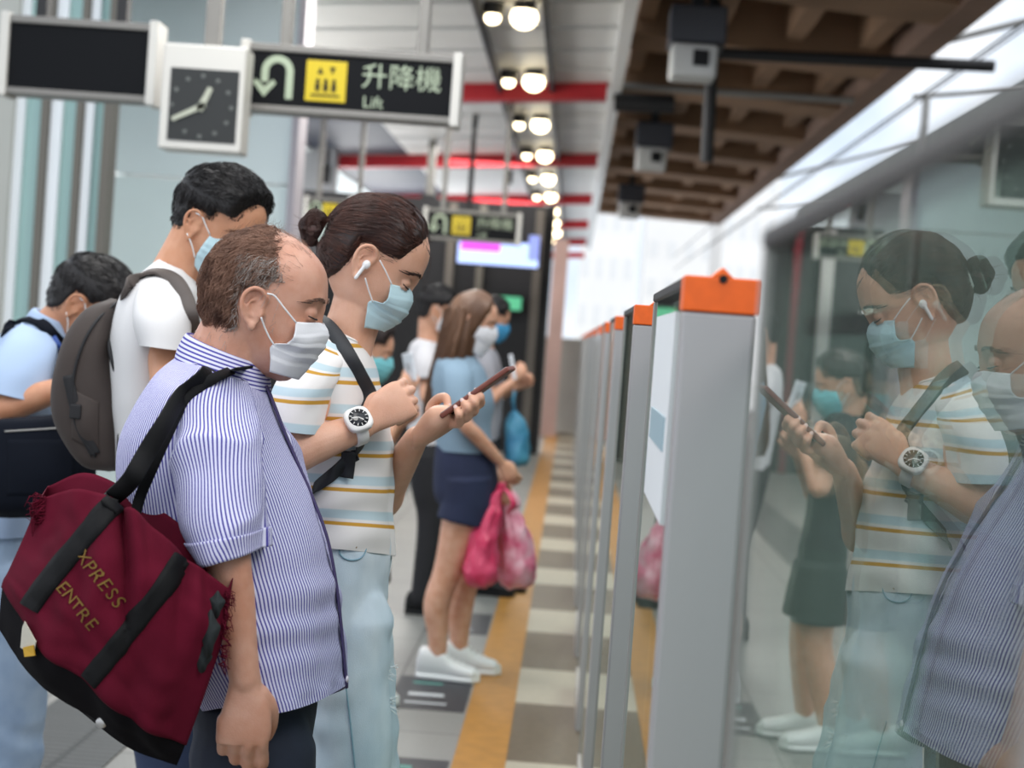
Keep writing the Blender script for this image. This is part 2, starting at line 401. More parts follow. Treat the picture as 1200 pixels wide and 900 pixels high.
MB().bx(vx(126, 12), P(338, 230, 12).x, 12, 12.3, 0, P(240, 212, 12).z).build('wall_lift_lower', M('pale_cyan_panel', srgb(226, 240, 240), .3, var=.04, vs=.8), kind='structure')
MB().bx(vx(126, 12), P(338, 230, 12).x, 12.01, 12.3, P(240, 212, 12).z+.015, 4.6).build('wall_lift_upper', M('pale_cyan_panel_upper', srgb(230, 242, 243), .3, var=.04, vs=.8), kind='structure')
MB().bx(P(338, 230, 12).x, P(346, 230, 12).x, 11.95, 12.3, 0, 4.6).build('trim_4', M('pale_grey_corner', srgb(176, 170, 178), .5), kind='structure')
# ---- dark stair enclosure closing the centre
YB = 21.0
MB().bx(P(350, 300, YB).x, P(641, 380, YB).x, YB, YB+.3, 0, cz(-1)-.9).build('wall_stair', M('charcoal_cladding', srgb(40, 39, 42), .6, var=.1, vs=.7), kind='structure')
MB().bx(P(350, 300, YB).x-3, P(352, 380, YB).x, YB+2, YB+2.3, 0, 4).build('wall_far_left', M('grey_far_wall', srgb(150, 152, 156), .6), kind='structure')
for px0, px1, cc in ((520, 529, (120, 112, 104)), (556, 564, (126, 120, 110)), (622, 632, (112, 104, 96)), (440, 448, (122, 24, 40)), (402, 416, (190, 188, 186))):
    MB().bx(P(px0, 350, YB).x, P(px1, 350, YB).x, YB-.12, YB, 0, 3.0).build('wall_pilaster', M('pilaster_paint', srgb(*cc), .5), kind='structure')
MB().bx(P(645, 350, 25).x, P(662, 350, 25).x, 25, 25.3, 0, 2.9).build('column', M('pink_column', srgb(196, 164, 156), .6, var=.1, vs=2), kind='structure')

# ---- faraway buildings beyond the open end
mbld = M('pale_tower_render', srgb(244, 242, 240), .7, var=.03, vs=.2)
mwin = M('pale_tower_glass', srgb(234, 234, 234), .5)
for i, (px0, px1, Y, h, lab) in enumerate(((676, 742, 150, 60, 'hazy white apartment tower straight beyond the platform end'), (752, 836, 190, 24, 'broad hazy pale block low beyond the orange capped gates'), (842, 905, 150, 40, 'hazy white tower beyond the trackside roof edge'))):
    x0, x1 = P(px0, 350, Y).x, P(px1, 350, Y).x
    t = thing('apartment_tower', lab, 'building', ((x0+x1)/2, Y, -1.2), 'towers beyond the platform')
    MB().bx(x0, x1, Y, Y+14, -1.2, h).build('wall', mbld, t)
    nfl = 12
    for r in range(6):
        o = MB()
        for c in range(4): 
            xx = x0+(x1-x0)*(c+.25)/4; zz = 3+r*4.2
            o.bx(xx, xx+(x1-x0)*.12, Y-.06, Y+.02, zz, zz+1.8)
        o.build('window_row', mwin, t)
MB().bx(-60, 60, 78, 300, -1.6, -1.2).build('ground_far', M('pale_ground', srgb(206, 204, 198), .9), kind='structure')

# ================================================================== PLATFORM GATES
GX = .115; GT = CH+.0814
m_glass = glass_mat('gate_glass', (.80, .90, .86))
m_post = M('satin_grey_post', srgb(172, 170, 170), .42, .35, var=.04, vs=5, stretch=(1, 1, .15))
PIT = 1.46; GL = .725
def gate(k):
    y = 1.825+PIT*k
    labs = {-1: 'glass platform gate panel nearest the camera, mirroring the waiting people',
            0: 'glass platform gate with the largest orange cap, holding a white notice', 1: 'glass platform gate with orange cap, directly behind the biggest capped one',
            2: 'third orange capped glass platform gate along the platform edge', 3: 'fourth orange capped glass platform gate along the platform edge'}
    t = thing('platform_gate', labs.get(k, 'glass platform gate with orange cap far down the row by the yellow line'), 'gate', (GX, y, 0), 'platform gates along the edge')
    o = MB(); o.bx(GX, GX+.078, y, y+.05, 0, GT-.040); o.build('post', m_post, t, bevel=.004)
    c = MB(); c.bx(GX-.001, GX+.080, y-.002, y+.052, GT-.040, GT-.002)
    c.prism([(GX+.026, y-.002, GT-.003), (GX+.052, y-.002, GT-.003), (GX+.039, y-.002, GT+.009)], (0, .05, 0)); cp = c.build('cap', m_orange, t, bevel=.002)
    MB().cyl((GX+.040, y-.004, GT-.004), (GX+.040, y+.0, GT-.004), .0045, n=12).build('cap_hole', m_black, cp)  # black disc put where the cap has a dark hole
    p = MB(); p.bx(GX+.004, GX+.016, y+.055, y+GL-.012, .10, GT-.014); p.build('glass_pane', m_glass, t)
    f = MB(); f.bx(GX, GX+.03, y+.05, y+GL, GT-.014, GT-.002); f.build('top_rail', m_dark, t, bevel=.002)
    s = MB(); s.bx(GX+.001, GX+.03, y+GL-.012, y+GL, .1, GT-.014); s.build('end_stile', m_grey, t, bevel=.002)
    q = MB(); q.bx(GX-.002, GX+.05, y+.05, y+GL, 0, .10); q.build('kick_plate', m_metal, t, bevel=.003)
    d = MB(); d.bx(GX+.098, GX+.108, y-.80, y+.10, .05, GT-.06); d.build('door_leaf', m_glass, t)
    r = MB(); r.bx(GX+.094, GX+.112, y-.80, y+.10, GT-.06, GT-.045); r.bx(GX+.094, GX+.112, y-.80, y+.10, .01, .06); r.build('door_rail', m_dark, t)
    return t
for k in range(-1, 15): gate(k)
# paper notice on the first pane
t = thing('paper_notice', 'white paper notice fixed to the glass beside the largest orange cap', 'notice', (GX-.001, 2.02, 1.2))
MB().bx(GX-.0015, GX+.0035, 1.93, 2.36, 1.22, 1.462).build('sheet', M('notice_paper', srgb(226, 230, 232), .5), t)
MB().bx(GX-.003, GX-.0015, 1.98, 2.30, 1.30, 1.34).build('printed_band', M('notice_blue_grey', srgb(150, 176, 186), .5), t)

# ---- floor stickers
ms = M('black_floor_sticker', srgb(46, 47, 52), .5, var=.1, vs=20); mw = M('sticker_white', srgb(196, 198, 200), .5); mgn = M('sticker_green', srgb(70, 130, 120), .5)
for i, (y0, lab) in enumerate(((5.02, 'black floor sticker with pale bars just past the torn jeans, nearest the camera'), (6.36, 'black floor sticker with pale bars under the white sneakers'), (8.05, 'black floor sticker beside the black shoes past the bare legs'))):
    x0, x1 = -.60, -.305
    t = thing('floor_sticker', lab, 'floor sticker', ((x0+x1)/2, y0+.3, 0), 'queue stickers by the yellow line')
    MB().bx(x0, x1, y0, y0+.60, 0, .002).build('mat', ms, t)
    MB().bx(x0+.06, x0+.20, y0+.24, y0+.29, .002, .0026).build('pale_bar', mw, t)
    MB().bx(x0+.06, x0+.22, y0+.10, y0+.125, .002, .0026).build('pale_bar', mw, t)
    MB().bx(x0+.06, x0+.18, y0+.46, y0+.50, .002, .0026).build('green_bar', mgn, t)

# ================================================================== HANGING SIGNS, CLOCK, LAMPS
m_sface = M('black_sign_face', srgb(11, 13, 17), .6, spec=.15); m_sframe = M('pale_sign_frame', srgb(206, 204, 198), .4, .2); m_sframe2 = M('grey_sign_frame', srgb(128, 126, 122), .45, .3)
m_sgl = M('sign_green_white', srgb(168, 182, 158), .5); m_sye = M('sign_yellow', srgb(206, 182, 20), .45)
HFONT = True
def sign_box(t, x0, x1, y, z0, z1, dep=.16, end=.03):
    o = MB(); o.bx(x0, x1, y, y+dep, z1-.035, z1); o.bx(x0, x1, y, y+dep, z0, z0+.03); o.build('frame', m_sframe2, t, bevel=.004)
    for a, b_ in ((x0-end, x0+.012), (x1-.012, x1+end)):
        MB().bx(a, b_, y-.012, y+dep+.012, z0-.012, z1+.012).build('end_cap', m_sframe, t, bevel=.004)
    return MB().bx(x0+.012, x1-.012, y+.012, y+dep-.012, z0+.03, z1-.035).build('face', m_sface, t)
def hangers(t, xs, y, z1, mat):
    for X in xs: MB().bx(X-.025, X+.025, y+.04, y+.12, z1, cz(X)+.02).build('hanger', mat, t, bevel=.004)
def arrow_mesh(face, cx, y, cz_, h):
    "U-turn arrow: up the right side, over, and down to a head on the left"
    pts = [(.30, -.48)]+[(.30*math.cos(a)*1.0, .16+.30*math.sin(a)) for a in np.linspace(0, PI, 14)]+[(-.30, -.1)]
    o = MB(); w_ = .085; outl = []; inn = []
    pts = [np.array(p) for p in pts]
    for i, p in enumerate(pts):
        d = pts[min(i+1, len(pts)-1)]-pts[max(i-1, 0)]; d = d/np.linalg.norm(d); nrm = np.array([-d[1], d[0]])
        outl.append(p+nrm*w_); inn.append(p-nrm*w_)
    for i in range(len(pts)-1):
        qd = [outl[i], outl[i+1], inn[i+1], inn[i]]
        o.prism([Vector((cx+a[0]*h, y, cz_+a[1]*h)) for a in qd], (0, -.003, 0))
    o.prism([Vector((cx+a*h, y, cz_+b_*h)) for a, b_ in ((-.30, -.46), (-.02, -.12), (-.10, -.04), (-.30, -.22), (-.50, -.04), (-.58, -.12))], (0, -.003, 0))
    return o.build('arrow', m_sgl, face)
def lift_sign(px0, px1, pyt, pyb, Y, label, name='hanging_sign'):
    A = P(px0, pyt, Y); B = P(px1, pyb, Y); x0, x1 = A.x, B.x; zc = (A.z+B.z)/2; H = abs(P((px0+px1)/2, pyt, Y).z-P((px0+px1)/2, pyb, Y).z)
    z0, z1 = zc-H/2, zc+H/2; W = x1-x0
    t = thing(name, label, 'sign', ((x0+x1)/2, Y, z0), 'hanging lift signs')
    fc = sign_box(t, x0, x1, Y, z0, z1); yf = Y+.012
    hangers(t, (x0+W*.17, x0+W*.83), Y, z1, m_sframe2)
    h = H
    arrow_mesh(fc, x0+W*.15, yf, zc+.0*h, h*.62)
    o = MB(); cx = x0+W*.385; s = h*.30; o.bx(cx-s, cx+s, yf-.004, yf, zc-s, zc+s); sq = o.build('yellow_square', m_sye, fc, bevel=.003)
    p = MB()
    for dx in (-.4, 0, .4):
        p.ell((cx+dx*s, yf-.006, zc+.02*s+.0), (.10*s, .003, .10*s), nu=12, nv=8); p.bx(cx+dx*s-.11*s, cx+dx*s+.11*s, yf-.007, yf-.004, zc-.5*s, zc-.1*s)
    p.prism([Vector((cx-.45*s, yf-.004, zc+.35*s)), Vector((cx-.15*s, yf-.004, zc+.35*s)), Vector((cx-.3*s, yf-.004, zc+.7*s))], (0, -.003, 0))
    p.prism([Vector((cx+.15*s, yf-.004, zc+.7*s)), Vector((cx+.45*s, yf-.004, zc+.7*s)), Vector((cx+.3*s, yf-.004, zc+.35*s))], (0, -.003, 0))
    p.bx(cx-.72*s, cx+.72*s, yf-.007, yf-.004, zc-.74*s, zc-.66*s)
    p.build('lift_symbol', m_black, fc)
    R = Matrix.Rotation(PI/2, 4, 'X')
    text_mesh('升降機', h*.40, Matrix.Translation((x0+W*.745, yf-.002, zc+h*.10)) @ R, 'chinese_lettering', m_sgl, fc)
    text_mesh('Lift', h*.24, Matrix.Translation((x0+W*.615, yf-.002, zc-h*.27)) @ R, 'english_lettering', m_sgl, fc)
    return t
lift_sign(290, 530, 57, 137, 8.0, 'large black hanging lift sign with U-turn arrow and yellow square', 'hanging_sign')
lift_sign(500, 606, 247, 283, 17.6, 'small distant black lift sign hanging above the bright screen', 'hanging_sign')
lift_sign(360, 430, 233, 262, 19.0, 'small dark distant hanging sign above the ponytail of the woman', 'hanging_sign')
Y = 8.0; A = P(6, 66, Y); B = P(176, 74, Y); zc = P(90, 68, Y).z
t = thing('display_board', 'blank black hanging display board left of the clock', 'display', ((A.x+B.x)/2, Y, zc-.2))
sign_box(t, A.x, B.x, Y, zc-.185, zc+.185); hangers(t, (P(45, 10, Y).x, P(140, 10, Y).x), Y, zc+.185, m_dark)
# clock
Y = 7.7; A = P(193, 120, Y); B = P(280, 120, Y); cx = (A.x+B.x)/2; zc = P(237, 125, Y).z; hw = (B.x-A.x)/2
t = thing('platform_clock', 'square dark faced station clock hanging between the two boards', 'clock', (cx, Y, zc-.3))
MB().bx(cx-hw-.02, cx+hw+.02, Y, Y+.18, zc-hw-.03, zc+hw+.11).build('case', m_sframe, t, bevel=.008)
fc = MB().bx(cx-hw+.02, cx+hw-.005, Y-.004, Y, zc-hw+.01, zc+hw).build('dial', M('clock_dial', srgb(54, 56, 57), .6, spec=.2), t)
tk = MB()
for i in range(12):
    a = i*PI/6; tk.ell((cx+.81*hw*math.sin(a), Y-.006, zc+.81*hw*math.cos(a)), (.010, .002, .010), nu=10, nv=6)
tk.build('hour_marks', M('clock_marks', srgb(96, 100, 98), .5), fc)
m_hand = M('clock_hand', srgb(176, 180, 164), .5)
for nm, a, l, wd in (('hour_hand', math.radians(24), .56*hw, .016), ('minute_hand', math.radians(243), .86*hw, .013)):
    d = Vector((math.sin(a), 0, math.cos(a))); n_ = Vector((d.z, 0, -d.x)); c = Vector((cx, Y-.008, zc))
    MB().prism([c-d*.02+n_*wd, c+d*l+n_*wd*.7, c+d*l-n_*wd*.7, c-d*.02-n_*wd], (0, -.004, 0)).build(nm, m_hand, t)
MB().bx(cx-.02, cx+.05, Y+.05, Y+.12, zc+hw+.1, cz(cx)+.1).build('hanger', m_sframe2, t, bevel=.004)
# downlights in pairs on a dark track
m_glow = M('warm_lamp_glow', (1, .9, .7), .4, emit=(1.0, .83, .52), es=5.0)
for dx, lab in ((-.36, 'dark slim track left of the round downlights'), (.16, 'dark slim track right of the round downlights')):
    X = -.55+dx
    o = MB(); o.hexa([(X-.02, 11, cz(X)-.10), (X+.02, 11, cz(X)-.10), (X+.02, 45, cz(X)-.10), (X-.02, 45, cz(X)-.10)], [(X-.02, 11, cz(X)-.02), (X+.02, 11, cz(X)-.02), (X+.02, 45, cz(X)-.02), (X-.02, 45, cz(X)-.02)])
    tag(o.build('lighting_track', m_dark), lab, 'lighting track', 'tracks beside the downlights')
base = None
for i in range(10):
    Y = 13.1+3.25*i
    for X, es in ((-.55, 1), (-.79, 0)):
        if base is None or not es and i == 0:
            t = thing('downlight', 'x', 'lamp', (X, Y, cz(X)-.16), 'ceiling downlights in a row')
            MB().cyl((X, Y, cz(X)-.10), (X, Y, cz(X)-.01), .085, n=24).build('housing', m_dark, t)
            MB().ell((X, Y, cz(X)-.12), ((.105, .105, .09) if es else (.06, .06, .05)), nu=20, nv=10).build('lens', m_glow, t)
            if es: base = t
            else: base2 = t
        else:
            t = copy_tree(base if es else base2); t.location = (X, Y, cz(X)-.16)
        side = 'bigger right one' if es else 'smaller left one'
        t['label'] = ['%s of the downlight pair at the top edge, nearest', '%s of the downlight pair level with the lift sign top', '%s of the downlight pair level with the lift sign bottom', '%s of the fourth downlight pair along the ceiling', '%s of the fifth downlight pair along the ceiling', '%s of the sixth downlight pair along the ceiling', '%s of the seventh downlight pair along the ceiling', '%s of the eighth downlight pair along the ceiling', '%s of the last but one downlight pair', '%s of the farthest downlight pair'][i] % side
# added fill lights without fixtures, along the ceiling line, to brighten queue and platform
for y0 in (1.5, 6.5, 14, 22, 30, 38):
    ld = bpy.data.lights.new('fill_lamp', 'AREA'); lo_ = bpy.data.objects.new('fill_lamp', ld); COL.objects.link(lo_)
    ld.shape = 'RECTANGLE'; ld.size = 1.2; ld.size_y = 4.5; ld.energy = 30 if y0 < 5 else (60 if y0 < 10 else 120); ld.color = (1, .97, .92); lo_.location = (-1.3, y0, 3.82)
for y0 in (14.5, 19, 24, 30, 37):  # added upward fill without fixtures, on the left, to brighten the ceiling
    ld = bpy.data.lights.new('ceiling_fill', 'AREA'); lo_ = bpy.data.objects.new('ceiling_fill', ld); COL.objects.link(lo_)
    ld.shape = 'RECTANGLE'; ld.size = 1.0; ld.size_y = 4; ld.energy = 50; ld.color = (1, .98, .95); lo_.location = (-3.7, y0, 2.2); lo_.rotation_euler = (PI, .35, 0)
# screen and exit sign on the dark enclosure
YS = 19.6; A = P(537, 290, YS); B = P(632, 290, YS); z0 = P(585, 311, YS).z; z1 = P(585, 283, YS).z
t = thing('display_screen', 'glowing blue and magenta screen below the distant lift sign', 'screen', ((A.x+B.x)/2, YS, z0))
MB().bx(A.x-.02, B.x+.02, YS, YS+.08, z0-.02, z1+.02).build('bezel', m_black, t)
MB().bx(A.x, B.x, YS-.01, YS, z0, z1).build('screen', M('screen_blue', (.5, .6, 1), .3, emit=srgb(168, 190, 246), es=1.0), t)
MB().bx(A.x+.03, A.x+(B.x-A.x)*.52, YS-.013, YS-.01, z0+.55*(z1-z0), z1-.02).build('magenta_banner', M('screen_magenta', (.8, .1, .8), .3, emit=srgb(190, 60, 200), es=1.0), t)
MB().bx(B.x-.12, B.x, YS-.013, YS-.01, z0+.3*(z1-z0), z1+.35*(z1-z0)).build('side_banner', M('screen_side', (.4, .5, .9), .3, emit=srgb(110, 120, 190), es=.8), t)
MB().bx(A.x+.06, A.x+.12, YS+.02, YS+.06, z1, cz(-1)).build('hanger', m_dark, t)
A = P(577, 354, 20.7); B = P(613, 354, 20.7)
t = thing('exit_sign', 'green lit exit sign on the dark enclosure beyond the long haired woman', 'sign', ((A.x+B.x)/2, 20.7, A.z))
MB().bx(A.x, B.x, 20.7, 20.95, A.z-.10, A.z+.10).build('box', m_black, t)
MB().bx(A.x+.02, B.x-.02, 20.69, 20.7, A.z-.08, A.z+.08).build('lit_face', M('exit_green', (.1, .5, .3), .4, emit=srgb(74, 150, 108), es=.7), t)
# poles hung from the ceiling
for px, pyb, Y, wd, lab in ((505, 250, 22.0, .10, 'grey ceiling post hanging between the red beams'), (383, 215, 23.0, .05, 'slim pole hanging left of the grey ceiling post'), (597, 215, 26.0, .05, 'slim pole hanging right of the grey ceiling post')):
    X = P(px, 200, Y).x; zb = P(px, pyb, Y).z
    t = thing('ceiling_post', lab, 'post', (X, Y, zb)); MB().bx(X-wd/2, X+wd/2, Y, Y+wd, zb, cz(X)).build('post', m_sframe2, t); MB().box((X, Y+wd/2, zb+.12), (wd*2.1, wd*2.1, .24)).build('head', m_dark, t, bevel=.01)
# cameras slung under the brown roof
for Y, z, lab in ((13.4, CH+2.36, 'white boxed camera under a dark housing, top of the brown roof'), (20.5, CH+2.36, 'middle white boxed camera slung under the brown roof'), (28.5, CH+2.36, 'farthest white boxed camera slung under the brown roof')):
    X = .80
    t = thing('ceiling_camera', lab, 'camera', (X, Y, z-.15), 'cameras under the trackside roof')
    MB().box((X, Y+.2, z+.17), (.44, .5, .30)).build('housing', M('dark_blue_housing', srgb(50, 52, 60), .5), t, bevel=.02)
    MB().box((X-.02, Y+.1, z-.12), (.36, .36, .26), taper=None).build('white_box', c_white, t, bevel=.03)
    MB().box((X+.03, Y-.09, z-.10), (.12, .04, .12)).build('lens_window', m_black, t)
    MB().bx(X-.05, X+.05, Y+.2, Y+.3, z+.3, rh+.55).build('bracket', m_dark, t)
# pipes and rods under the roof
t = thing('pipe_frame', 'dark pipe frame with a long cross rod under the brown roof', 'pipe frame', (1.0, 14.2, CH+1.6))
a, b_ = P(832, 62, 14.2), P(1165, 78, 14.2); MB().tube([a, b_], .05, 10).build('cross_rod', m_dark, t)
a, b_ = P(834, 55, 14.2), P(828, 190, 14.2); MB().tube([Vector((a.x, a.y, rh+.3)), b_], .055, 10).build('drop_pipe', m_dark, t)
a, b_ = P(722, 100, 18), P(1000, 118, 18); MB().tube([a, b_], .04, 10).build('conduit', m_grey, t)
a, b_ = P(720, 120, 17), P(790, 122, 17); MB().tube([a, b_], .09, 10).build('duct', m_dark, t)
# overhead wires beside the roof
for X, h, lab in ((3.35, 2.75, 'lower contact wire beside the trackside roof'), (3.35, 3.25, 'upper catenary wire beside the trackside roof'), (4.4, 3.55, 'outer wire nearest the trackside wall')):
    o = MB().tube([(X, 4, CH+h), (X, 60, CH+h)], .012, 6); tag(o.build('overhead_wire', m_dark), lab, 'wire', 'overhead wires above the tracks')
for Y, lab in ((18, 'nearer wire bracket post above the trackside wall'), (33, 'farther wire bracket post above the trackside wall')):
    t = thing('wire_bracket', lab, 'bracket', (6.4, Y, -1.2), 'wire bracket posts')
    MB().cyl((6.4, Y, -1.2), (6.4, Y, CH+5.2), .08).build('mast', m_grey, t); MB().tube([(6.4, Y, CH+4.3), (3.35, Y, CH+3.3)], .035, 8).build('arm', m_grey, t); MB().tube([(6.4, Y, CH+3.2), (3.35, Y, CH+2.8)], .025, 8).build('stay', m_grey, t)

# ================================================================== PEOPLE: shared builders
def skin_mat(name, c, c2): 
    m = M(name, c, .48, sss=.12, col2=c2, vs=26, bump=.25, bs=420); return m
class Head:
    """local axes: x to the face, y to the far ear, z up; origin between the ears"""
    ZS = [-.118, -.108, -.09, -.07, -.05, -.03, -.005, .02, .045, .07, .09, .106, .118, .126]
    FR = [.050, .066, .078, .084, .087, .090, .090, .095, .096, .090, .076, .056, .034, .008]
    BK = [.010, -.008, -.034, -.056, -.072, -.084, -.095, -.100, -.099, -.090, -.076, -.056, -.034, -.010]
    HW = [.016, .034, .047, .056, .062, .067, .071, .074, .076, .073, .064, .050, .033, .009]
    def __init__(s, ear, Y, pitch, sc=1.0, yaw=0.0, wide=1.0, long=1.0, low=.86, nose=.6):
        s.low = low; s.nose = nose
        s.o = P(ear[0], ear[1], Y); s.sc = sc
        p = math.radians(pitch); q = math.radians(yaw)
        f = Vector((math.cos(p)*math.cos(q), math.cos(p)*math.sin(q), -math.sin(p))); sd = Vector((-math.sin(q), math.cos(q), 0)); u = f.cross(sd)
        s.R = Matrix((f, sd, u)).transposed(); s.wide = wide; s.long = long
    def w(s, x, y, z): return s.o+s.R @ (Vector((x*s.long, y*s.wide, z if z > -.02 else -.02+(z+.02)*s.low))*s.sc)
    def loc(s, p):
        v = (s.R.transposed() @ (Vector(p)-s.o))/s.sc; return Vector((v.x/s.long, v.y/s.wide, v.z if v.z > -.02 else -.02+(v.z+.02)/s.low))
    def d(s, x, y, z): return (s.R @ Vector((x, y, z))).normalized()
    def face(s, x, y, z):
        g = lambda a, b, c: math.exp(-(a/b)**2)*c
        a = abs(y); dx = 0
        if x > 0:
            dx += g(a-.030, .022, 1)*g(z-.027, .010, .0035)                # brow
            dx -= g(a-.031, .015, 1)*g(z-.004, .012, .0075)               # eye hollow
            dx += g(a-.046, .016, 1)*g(z+.022, .016, .004)                 # cheekbone
            t = max(0, min(1, (.018-z)/.062)); npf = s.nose*(.006+.019*t**1.3 if z > -.044 else .025*max(0, 1-(-.044-z)/.012))
            if z < .02: dx += math.exp(-(y/(.008+.006*t))**2)*npf           # nose
            dx += g(a, .02, 1)*g(z+.075, .008, .004)+g(a, .018, 1)*g(z+.105, .012, .003)
            dx -= g(a, .02, 1)*g(z+.088, .006, .003)
        return dx
    def rings(s, nv=54, nu=72, off=0.0, z0=None, z1=None):
        K = np.array([s.ZS, s.FR, s.BK, s.HW]).T; q = spline(K, nv); t = np.arange(nu)*2*PI/nu; G = np.zeros((nv, nu, 3))
        for j in range(nv):
            z, fr, bk, hw = q[j]; cx = (fr+bk)/2; a = (fr-bk)/2; e = 2.25
            for i, tt in enumerate(t):
                c, sn = math.cos(tt), math.sin(tt)
                x = cx+(a+off)*math.copysign(abs(c)**(2/e), c); y = (hw+off)*math.copysign(abs(sn)**(2/e), sn)
                G[j, i] = (x+s.face(x, y, z), y, z+(off if z > .1 else 0))
        return G
    def to_world(s, G):
        sh = G.shape; return np.array([tuple(s.w(*p)) for p in G.reshape(-1, 3)]).reshape(sh)
    def add(s, mb, ear=True):
        mb.grid(s.to_world(s.rings()), True, True)
        for sd in ((-1, 1) if ear else ()):
            b = lambda x, y, z: s.w(x, sd*y, z)
            mb.ell(b(-.006, .0735, .0), (.016*s.sc, .0040*s.sc, .028*s.sc), rot=s.R @ Matrix.Rotation(sd*.25, 3, 'Z') @ Matrix.Rotation(-.18, 3, 'Y'))
            hel = [(.010, .074, .004), (.012, .077, .018), (.004, .083, .030), (-.010, .087, .030), (-.021, .088, .018), (-.022, .087, .0), (-.016, .083, -.016), (-.006, .078, -.027)]
            mb.limb([b(*p) for p in hel], [k*s.sc for k in (.003, .0036, .004, .0042, .0042, .004, .0038, .0045)], 10, 30)
            mb.limb([b(-.004, .079, .016), b(-.012, .083, .008), b(-.012, .082, -.006), b(-.004, .078, -.014)], [.0026*s.sc]*4, 8, 16)
            mb.limb([b(.009, .075, -.004), b(.008, .077, -.010)], [.004*s.sc]*2, 8)
            mb.ell(b(-.004, .0775, -.029), (.0075*s.sc, .005*s.sc, .008*s.sc), rot=s.R)
            # lids closed over a lowered gaze
            mb.ell(b(.0775, .031, .006), (.0125*s.sc, .0165*s.sc, .0105*s.sc), rot=s.R)
            mb.limb([b(.083, .015, -.003), b(.0865, .028, -.006), b(.081, .044, -.003)], [.003*s.sc, .0038*s.sc, .003*s.sc], 8, 14)
    def eyes(s, parent, mlash, mbrow, n=70, thick=.0006):
        for sd in (-1, 1):
            b = lambda x, y, z: s.w(x, sd*y, z)
            lash = MB(); lash.limb([b(.0835, .0155, -.0005), b(.0905, .027, -.0022), b(.0895, .037, -.002), b(.0795, .0475, .0015)], [.0009*s.sc, .0013*s.sc, .0013*s.sc, .0008*s.sc], 6, 16)
            lash.build('eyelash', mlash, parent, True)
            br = MB()
            for k in range(n):
                u = k/(n-1); y = .013+.038*u; z = .026+.006*math.sin(u*2.6)-.007*u*u+random.uniform(-.0022, .0022)
                bv = s.brow_x(y, z); p = (bv+.0005, y, z); q = (bv+.0022, y+.006, z+random.uniform(.0005, .003)-.003*u); r = (s.brow_x(y+.011, z)+.0012, y+.011, z+random.uniform(-.001, .002)-.004*u)
                br.tube([b(*p), b(*q), b(*r)], [thick*s.sc, thick*s.sc, thick*.3*s.sc], 3)
            br.build('eyebrow', mbrow, parent, True)
    def brow_x(s, y, z):
        K = np.array([s.ZS, s.FR, s.BK, s.HW]).T
        fr = np.interp(z, s.ZS, s.FR); bk = np.interp(z, s.ZS, s.BK); hw = np.interp(z, s.ZS, s.HW)
        cx = (fr+bk)/2; a = (fr-bk)/2; x = cx+a*(max(0, 1-abs(y/hw)**2.25))**(1/2.25); return x+s.face(x, y, z)
    def cap(s, keep, off, name, mat, parent, disp=None, smooth=True):
        "hair mass: offset skull where keep(x, y, z) > 0, thinning to the skin at its edge"
        G = s.rings(70, 100); G2 = G.copy()
        N = grid_normals(G, True); sg = 1 if (N[35, 0] @ np.array([1, 0, 0])) > 0 else -1
        K = np.zeros(G.shape[:2])
        for j in range(G.shape[0]):
            for i in range(G.shape[1]):
                x, y, z = G[j, i]; k = keep(x, y, z); K[j, i] = k
                h = (off(x, y, z) if callable(off) else off)*max(0, min(1, k/.018)) - .0015
                if disp: h += disp(x, y, z)*max(0, min(1, k/.018))
                n = sg*N[j, i]
                if G[j, i, 2] > .10: n = n*.3+np.array([0, 0, .7])
                G2[j, i] = G[j, i]+n*h
        W = s.to_world(G2); mb = MB(); mb.v = [tuple(p) for p in W.reshape(-1, 3)]; nv, nu = K.shape
        for j in range(nv-1):
            for i in range(nu):
                i2 = (i+1) % nu
                if max(K[j, i], K[j, i2], K[j+1, i], K[j+1, i2]) > 0:
                    mb.f.append([j*nu+i, j*nu+i2, (j+1)*nu+i2, (j+1)*nu+i]); mb.fm.append(0); mb.uv.append([(0, 0)]*4)
        c = len(mb.v); mb.v.append(tuple(W[-1].mean(0)))
        if K[-1].max() > 0:
            for i in range(nu): mb.f.append([(nv-1)*nu+i, (nv-1)*nu+(i+1) % nu, c]); mb.fm.append(0); mb.uv.append([(0, 0)]*3)
        me = bpy.data.meshes.new(name); me.from_pydata(mb.v, [], mb.f)
        bm = bmesh.new(); bm.from_mesh(me); bmesh.ops.delete(bm, geom=[v for v in bm.verts if not v.link_faces], context='VERTS'); bmesh.ops.recalc_face_normals(bm, faces=bm.faces); bm.to_mesh(me); bm.free()
        bv = BVHTree.FromPolygons([v.co.copy() for v in me.vertices], [tuple(p.vertices) for p in me.polygons])
        o = link(name, me, mat, parent, smooth); return o, bv
